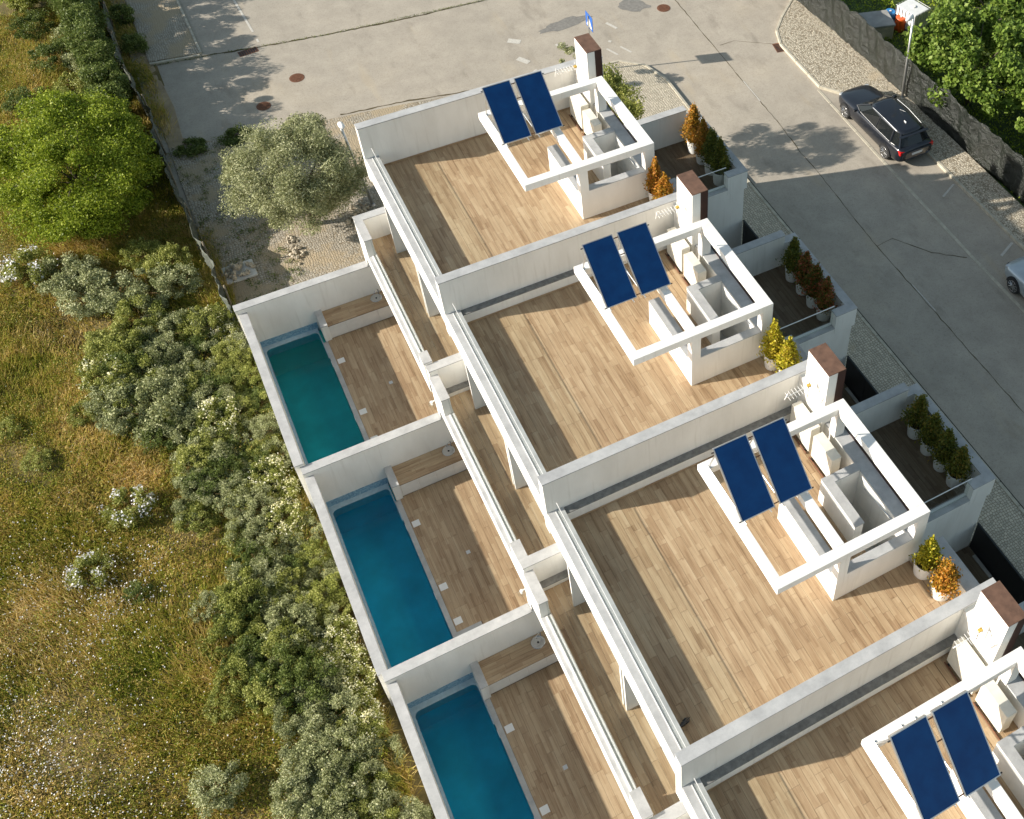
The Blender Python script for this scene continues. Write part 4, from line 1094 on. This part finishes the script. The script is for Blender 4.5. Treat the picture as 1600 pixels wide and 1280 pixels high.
for i, (u, v, rx, hz, lab) in enumerate(((-9.02, -30.84, .5, .9, 'dark weedy shrub on the cobble edge inside the net fence'), (-8.97, -28.54, .45, .8, 'low dark shrub at the lower end of the upper cobbles'), (6.98, -17.35, .8, 2.3, 'grey green bush left of the farthest chimney'), (-8.24, -20.59, .55, .22, 'weeds at the corner of the old cobbles'), (-6.46, -20.49, .6, .2, 'low dark weeds at the left of the olive tree'))):
    T = empty('bush', (u, -v, GZ), lab, 'bush')
    link('stem', limb_mesh('stem', MAT['bark'], .3, .03, (0, 0, hz * .5), (rx * .7, rx * .7, hz * .3), 5, 60 + i), T)
    link('foliage', foliage_mesh('foliage', LEAF['olive' if i == 2 else 'dark'], 5000, (rx, rx, hz * .5), 18, .26, .075, .5, 60 + i, (0, 0, hz * .5), floor=.02), T)

# shrubs of the meadow: a few meshes shared by many plants
def shrub_proto(kind, seed, flowers=None, n=7500, size=.062):
    r = np.random.default_rng(seed)
    f = foliage_mesh('foliage', LEAF[kind], n, (.78, .78, .44), 44, .20, size, .55, seed, (0, 0, .42), floor=.0)
    st = limb_mesh('stem', MAT['leafless'], .25, .03, (0, 0, .4), (.6, .6, .3), 7, seed)
    fl = None
    if flowers:
        P = crown_points(flowers[1], (.78, .78, .46), 26, .24, r, .75) + np.array((0, 0, .48))
        P = P[P[:, 2] > .35]
        V, F = leaf_quads(P, .065, .95, 1.2, r)
        fl = np_mesh('flower', V, F, LEAF[flowers[0]])
    return (f, st, fl)
PRO = dict(grey=[shrub_proto('grey', 400 + i) for i in range(4)], mid=[shrub_proto('mid', 410 + i) for i in range(3)], dark=[shrub_proto('dark', 420 + i) for i in range(2)],
           flow=[shrub_proto('mid', 430 + i, ('petal_y', 520)) for i in range(2)], wflow=[shrub_proto('mid', 440 + i, ('petal_w', 420)) for i in range(2)])
SLAB = dict(grey=('grey green shrub in the thicket beside the pool wall', 'shrub'), mid=('yellowish green shrub among the meadow grass', 'shrub'), dark=('dark green bramble shrub in the meadow thicket', 'shrub'),
            flow=('green shrub covered in pale yellow flowers against the pool wall', 'flowering shrub'), wflow=('shrub dotted with white flowers in the open meadow', 'flowering shrub'))
SGRP = dict(grey='grey green shrubs of the thicket', mid='yellowish green meadow shrubs', dark='dark brambles in the thicket', flow='yellow flowering shrubs along the pool wall', wflow='white flowering meadow shrubs')
def where(u, v):
    if v < -20.8: return 'by the upper end of the net fence'
    if v < -11.9: return 'below the big bright green tree'
    side = 'hugging' if u > -9.9 else ('one row out from' if u > -10.6 else ('outer row beside' if u > -11.4 else 'in open meadow level with'))
    for lim, nm in ((-7.4, 'the far part of the greenest pool'), (-3.6, 'the middle of the greenest pool'), (-.3, 'the near end of the greenest pool'), (2.6, 'the middle pool'), (5.6, 'the near end of the middle pool'), (99, 'the lowest pool')):
        if v < lim: return side + ' ' + nm
def shrub(kind, u, v, s, hz):
    sz = 'small' if s < .62 else ('large' if s > .9 else 'middling')
    lab = {'grey': '%s grey green shrub %s', 'mid': '%s yellowish green shrub %s', 'dark': '%s dark bramble %s', 'flow': '%s yellow flowered shrub %s', 'wflow': '%s white flowered shrub %s'}[kind] % (sz, where(u, v))
    T = empty('flowering_shrub' if kind in ('flow', 'wflow') else 'shrub', (u, -v, float(field_h(u, -v)) - .03), lab, SLAB[kind][1], SGRP[kind], random.uniform(0, 6.28))
    f, st, fl = random.choice(PRO[kind])
    for nm, me in (('foliage', f), ('stem', st), ('flower', fl)):
        if me:
            o = link(nm, me, T)
            if nm == 'flower': o['kind'] = 'stuff'
    T.scale = (s, s, hz)
R2 = random.Random(5)
# dense band along the wall
v = -10.9
while v < 11.6:
    depth = 3.4 if v < -3 else (2.9 + .6 * math.sin(v * .9))
    if v < -7.7: depth = 4.7
    m = int(depth / .52)
    for i in range(m):
        uu = -9.1 - i * .52 - R2.uniform(-.25, .25)
        if i == 0: uu = min(uu, -9.05)
        k = R2.choices(('grey', 'mid', 'dark', 'flow'), (5.2, 3.0, 1.5, .25))[0]
        near = uu > -9.9
        for (a, b) in ((-11.8, -9.9), (-4.0, -1.6), (2.6, 6.0)):
            if near and a < v < b and R2.random() < .75: k = 'flow'
        s = R2.uniform(.62, 1.0) if not near else R2.uniform(.55, .78)
        shrub(k, uu, v + R2.uniform(-.35, .35), s, s * R2.uniform(.85, 1.25))
    v += .62
for (u, vv, k, s) in ((-12.32, -7.63, 'grey', 1.5), (-12.11, -6.69, 'dark', 1.0), (-11.58, -8.26, 'grey', 1.1), (-10.96, -30.21, 'grey', 1.2), (-10.85, -28.12, 'grey', 1.2), (-11.58, -26.66, 'mid', 1.2), (-14.72, -15.99, 'wflow', 1.1), (-13.78, -15.16, 'grey', 1.2),
                      (-13.15, -13.8, 'grey', 1.3), (-13.26, -14.95, 'grey', 1.1), (-12.21, -13.27, 'grey', 1.2), (-11.16, -12.96, 'grey', 1.2), (-11.79, -11.81, 'mid', 1.1), (-12.84, -11.29, 'mid', 1.1), (-10.33, -14.11, 'mid', 1.0), (-10.12, -12.86, 'grey', .9),
                      (-11.16, -15.16, 'mid', .9), (-13.57, -4.49, 'wflow', .9), (-14.93, -2.61, 'wflow', .8), (-12.52, -33.87, 'mid', 1.2), (-12.63, -31.78, 'dark', 1.1), (-12.11, -28.96, 'dark', 1.3), (-13.57, -26.34, 'dark', 1.1), (-14.3, -23.52, 'mid', .9),
                      (-12.73, -9.93, 'mid', .8), (-14.09, -8.67, 'mid', .7), (-12.42, 3.25, 'mid', .7), (-13.05, 5.55, 'grey', .9), (-13.88, -1.35, 'dark', .5), (-15.77, -7.63, 'mid', .6), (-16.39, -9.3, 'mid', .6), (-12.21, 0.11, 'grey', .6), (-11.79, -3.03, 'mid', .8)):
    shrub(k, u, vv, s, s * R2.uniform(.85, 1.1))

# meadow grass, flowers
def blades(n, xr, yr, length, width, mat, name, seed, dens=None, hfun=field_h, z0=None):
    r = np.random.default_rng(seed)
    x, y = r.uniform(*xr, n), r.uniform(*yr, n)
    if dens is not None:
        keep = r.uniform(0, 1, n) < dens(x, y); x, y = x[keep], y[keep]; n = len(x)
    z = hfun(x, y) if hfun else np.full(n, z0)
    ln = length * r.uniform(.5, 1.4, n) * (.75 + .5 * np.sin(x * .8 + 2) * np.sin(y * .6))
    ang = r.uniform(0, 6.283, n); tilt = r.uniform(.15, 1.15, n)
    wind = np.stack([.25 * np.sin(x * .5 + y * .3), .25 * np.cos(y * .6)], 1)
    dx = np.cos(ang) * np.sin(tilt) + wind[:, 0]; dy = np.sin(ang) * np.sin(tilt) + wind[:, 1]; dz = np.cos(tilt)
    b = np.stack([x, y, z - .02], 1); t = b + np.stack([dx, dy, dz], 1) * ln[:, None]
    sd = np.stack([-np.sin(ang), np.cos(ang), np.zeros(n)], 1) * width * r.uniform(.6, 1.5, n)[:, None]
    V = np.stack([b - sd, b + sd, t], 1).reshape(-1, 3)
    return meta(link(name, np_mesh(name, V, np.arange(3 * n).reshape(n, 3), mat)), kind='stuff')
def clumpy(x, y):
    return np.clip(.62 + .35 * np.sin(x * 1.7 + np.sin(y * 1.3) * 1.5) * np.sin(y * 1.9 + np.cos(x * .9)) + .3 * np.sin(x * .45 + y * .37), .28, 1)
blades(900000, (-24, -8.7), (-12.5, 34), .36, .016, LEAF['grass'], 'meadow_grass', 1, clumpy)
r = np.random.default_rng(21)
nc = 9500
hx, hy = r.uniform(-24, -8.9, nc), r.uniform(-12.5, 34, nc)
keep = r.uniform(0, 1, nc) < np.clip(.62 + .5 * np.sin(hx * .7 + 1) * np.sin(hy * .55 + .4) + .3 * np.sin(hx * 2 + hy), .08, 1)
hx, hy = hx[keep], hy[keep]
n = 430000
k = r.integers(0, len(hx), n)
sg = r.uniform(.08, .26, len(hx))[k]; hh = (.12 + .5 * r.uniform(0, 1, len(hx)) ** 2)[k]
px, py = hx[k] + r.normal(size=n) * sg, hy[k] + r.normal(size=n) * sg
ok = px < -8.75
px, py, hh = px[ok], py[ok], hh[ok]
P = np.stack([px, py, field_h(px, py) + hh * r.uniform(0, 1, len(px)) ** .7], 1)
V, F = leaf_quads(P, .062, .42, .2, r)
meta(link('meadow_herbs', np_mesh('meadow_herbs', V, F, LEAF['herb'])), kind='stuff')
def petals(n, xr, yr, name, mat, seed, dens, size=.055):
    r = np.random.default_rng(seed)
    x, y = r.uniform(*xr, n), r.uniform(*yr, n)
    keep = r.uniform(0, 1, n) < dens(x, y); x, y = x[keep], y[keep]; n = len(x)
    P = np.stack([x, y, field_h(x, y) + r.uniform(.14, .38, n)], 1)
    V, F = leaf_quads(P, size, .9, 1.3, r)
    return meta(link(name, np_mesh(name, V, F, mat)), kind='stuff')
def wf(x, y):
    v = -y
    d = np.exp(-((x + 16.7) / 2.3) ** 2 - ((v - 1.0) / 4.3) ** 2) + .4 * np.exp(-((x + 14.1) / 1.4) ** 2 - ((v + 2.2) / 1.5) ** 2) + .35 * np.exp(-((x + 13.9) / 2.0) ** 2 - ((v - 6.0) / 2.2) ** 2)
    return np.clip(d * (.08 + .92 * clumpy(x * 1.9, y * 1.9) ** 2), .005, 1)
petals(120000, (-24, -9), (-14, 30), 'white_meadow_flowers', LEAF['petal_w'], 2, wf, .042)
petals(2500, (-24, -9), (-14, 30), 'yellow_meadow_flowers', LEAF['petal_y'], 3, lambda x, y: .3 * clumpy(x, y), .045)
# green weeds beyond the right fence
r = np.random.default_rng(9)
n = 26000
P = np.stack([r.uniform(20.1, 29, n), r.uniform(-6, 21, n), np.full(n, -6.32)], 1)
P[:, 2] += r.uniform(0, .45, n) * (.4 + .6 * np.clip(.5 + .5 * np.sin(P[:, 0] * 2.3) * np.cos(P[:, 1] * 1.9), 0, 1))
V, F = leaf_quads(P, .12, .5, .4, r)
meta(link('weeds', np_mesh('weeds', V, F, LEAF['weeds'])), kind='stuff')
# small weeds on the old cobbles and along the road joint
n = 5200
cx, cy = r.uniform(-9, -6.2, 300), r.uniform(10.5, 21, 300)
k = r.integers(0, 300, n)
P = np.stack([cx[k] + r.normal(size=n) * .07, cy[k] + r.normal(size=n) * .07, GZ + .06 + r.uniform(0, .07, n)], 1)
t_ = r.uniform(0, 1, 900)
P2 = np.stack([np.interp(t_, [0, .2, .5, 1], [-8.66, -6.56, -1.23, 6.19]) + r.normal(size=900) * .03, -np.interp(t_, [0, .2, .5, 1], [-27.08, -26.81, -26.03, -25.47]) + r.normal(size=900) * .04, GZ + r.uniform(.0, .05, 900)], 1)
V, F = leaf_quads(np.concatenate([P, P2]), .06, .45, .3, r)
meta(link('weeds', np_mesh('weeds', V, F, LEAF['dark'])), kind='stuff')

# ------------------------------------------------------------------ stones, slab, tank and barrels
def rock(seed):
    r = random.Random(seed); mb = MB()
    ico = [(0, 0, 1), (.89, 0, .45), (.28, .85, .45), (-.72, .53, .45), (-.72, -.53, .45), (.28, -.85, .45), (.72, .53, -.45), (-.28, .85, -.45), (-.89, 0, -.45), (-.28, -.85, -.45), (.72, -.53, -.45), (0, 0, -1)]
    fc = [(0, 1, 2), (0, 2, 3), (0, 3, 4), (0, 4, 5), (0, 5, 1), (1, 6, 2), (2, 7, 3), (3, 8, 4), (4, 9, 5), (5, 10, 1), (2, 6, 7), (3, 7, 8), (4, 8, 9), (5, 9, 10), (1, 10, 6), (11, 7, 6), (11, 8, 7), (11, 9, 8), (11, 10, 9), (11, 6, 10)]
    mb.add([tuple(c * r.uniform(.7, 1.2) for c in p) for p in ico], [f[::-1] for f in fc])
    return mb.mesh('stone', MAT['stone'])
ROCKS = [rock(i) for i in range(5)]
def pile(loc, label, n, ru, rv, hz, seed, smin=.06, smax=.15):
    r = random.Random(seed)
    T = empty('stone_pile', loc, label, 'stone pile', 'piles of loose stones')
    for i in range(n):
        o = link('stone', r.choice(ROCKS), T)
        a, q = r.uniform(0, 6.28), math.sqrt(r.random())
        s = r.uniform(smin, smax)
        o.location = (ru * q * math.cos(a), rv * q * math.sin(a), hz * (1 - q) * r.random() + s * .4)
        o.scale = (s, s * r.uniform(.7, 1), s * r.uniform(.6, .9)); o.rotation_euler = (r.uniform(0, 3), r.uniform(0, 3), r.uniform(0, 6))
pile((-8.24, 12.8, GZ + .14), 'pile of pale stones on the white slab at the end of the net fence', 42, .55, .35, .3, 1)
pile((-3.43, 13.69, GZ + .05), 'heap of stones between the olive tree and the lamp post', 60, .55, .75, .25, 2, .05, .12)
pile((-6.15, 13.06, GZ + .05), 'line of small stones edging the sandy mound below the olive tree', 40, .25, .9, .08, 3, .04, .09)
T = meta(MB().box(-8.78, -7.67, -13.25, -12.35, GZ + .05, GZ + .13).obj('stone_slab', MAT['slab'], None, .02), 'pale rectangular slab under the stone pile', 'slab')
# white caged tank, barrels, block behind the right fence
T = empty('water_tank', (23.34, 14.63, -6.3), 'white caged water tank behind the plastic fence, top right', 'tank', rz=rad(12))
MB().box(-.5, .5, -.6, .6, .15, 1.15).obj('container', MAT['tank'], T, .06)
mb = MB()
for i in range(7): mb.tube([(-.52, -.6 + i * .2, .1), (-.52, -.6 + i * .2, 1.18)], .012, 6); mb.tube([(.52, -.6 + i * .2, .1), (.52, -.6 + i * .2, 1.18)], .012, 6)
for i in range(6): mb.tube([(-.5 + i * .2, .62, .1), (-.5 + i * .2, .62, 1.18)], .012, 6); mb.tube([(-.5 + i * .2, -.62, .1), (-.5 + i * .2, -.62, 1.18)], .012, 6)
for z in (.3, .7, 1.17): mb.tube([(-.52, -.62, z), (.52, -.62, z), (.52, .62, z), (-.52, .62, z), (-.52, -.62, z)], .012, 6)
mb.obj('cage', MAT['alu'], T)
MB().box(-.55, .55, -.65, .65, 0, .12).obj('pallet', MAT['post'], T)
MB().lathe((0, 0, 1.15), [(.11, 0), (.11, .05)], 16).obj('lid', MAT['white_metal'], T)
for (u, v, m, lab) in ((22.76, -14.69, 'orange', 'orange red plastic drum beside the white tank'), (22.56, -15.31, 'barrel_blue', 'blue plastic drum beside the white tank')):
    T = empty('drum', (u, -v, -6.3), lab, 'drum', 'plastic drums by the tank')
    MB().lathe((0, 0, 0), [(.24, 0), (.27, .05), (.285, .3), (.27, .34), (.285, .38), (.27, .68), (.24, .74), (.22, .74)], 20).obj('body', MAT[m], T, smooth=True)
    MB().lathe((0, 0, .74), [(.05, 0), (.05, .04)], 10).obj('cap', MAT['white_metal'], T)
T = empty('stone_trough', (21.46, 14.95, -6.3), 'big pale stone block behind the plastic fence, below the white tank', 'stone block', rz=rad(-15))
MB().box(-.75, .75, -.6, .6, 0, .75).obj('block', MAT['stone'], T, .08)
MB().box(-.78, .78, -.63, .63, .75, .86).obj('cover', MAT['concrete'], T, .03)
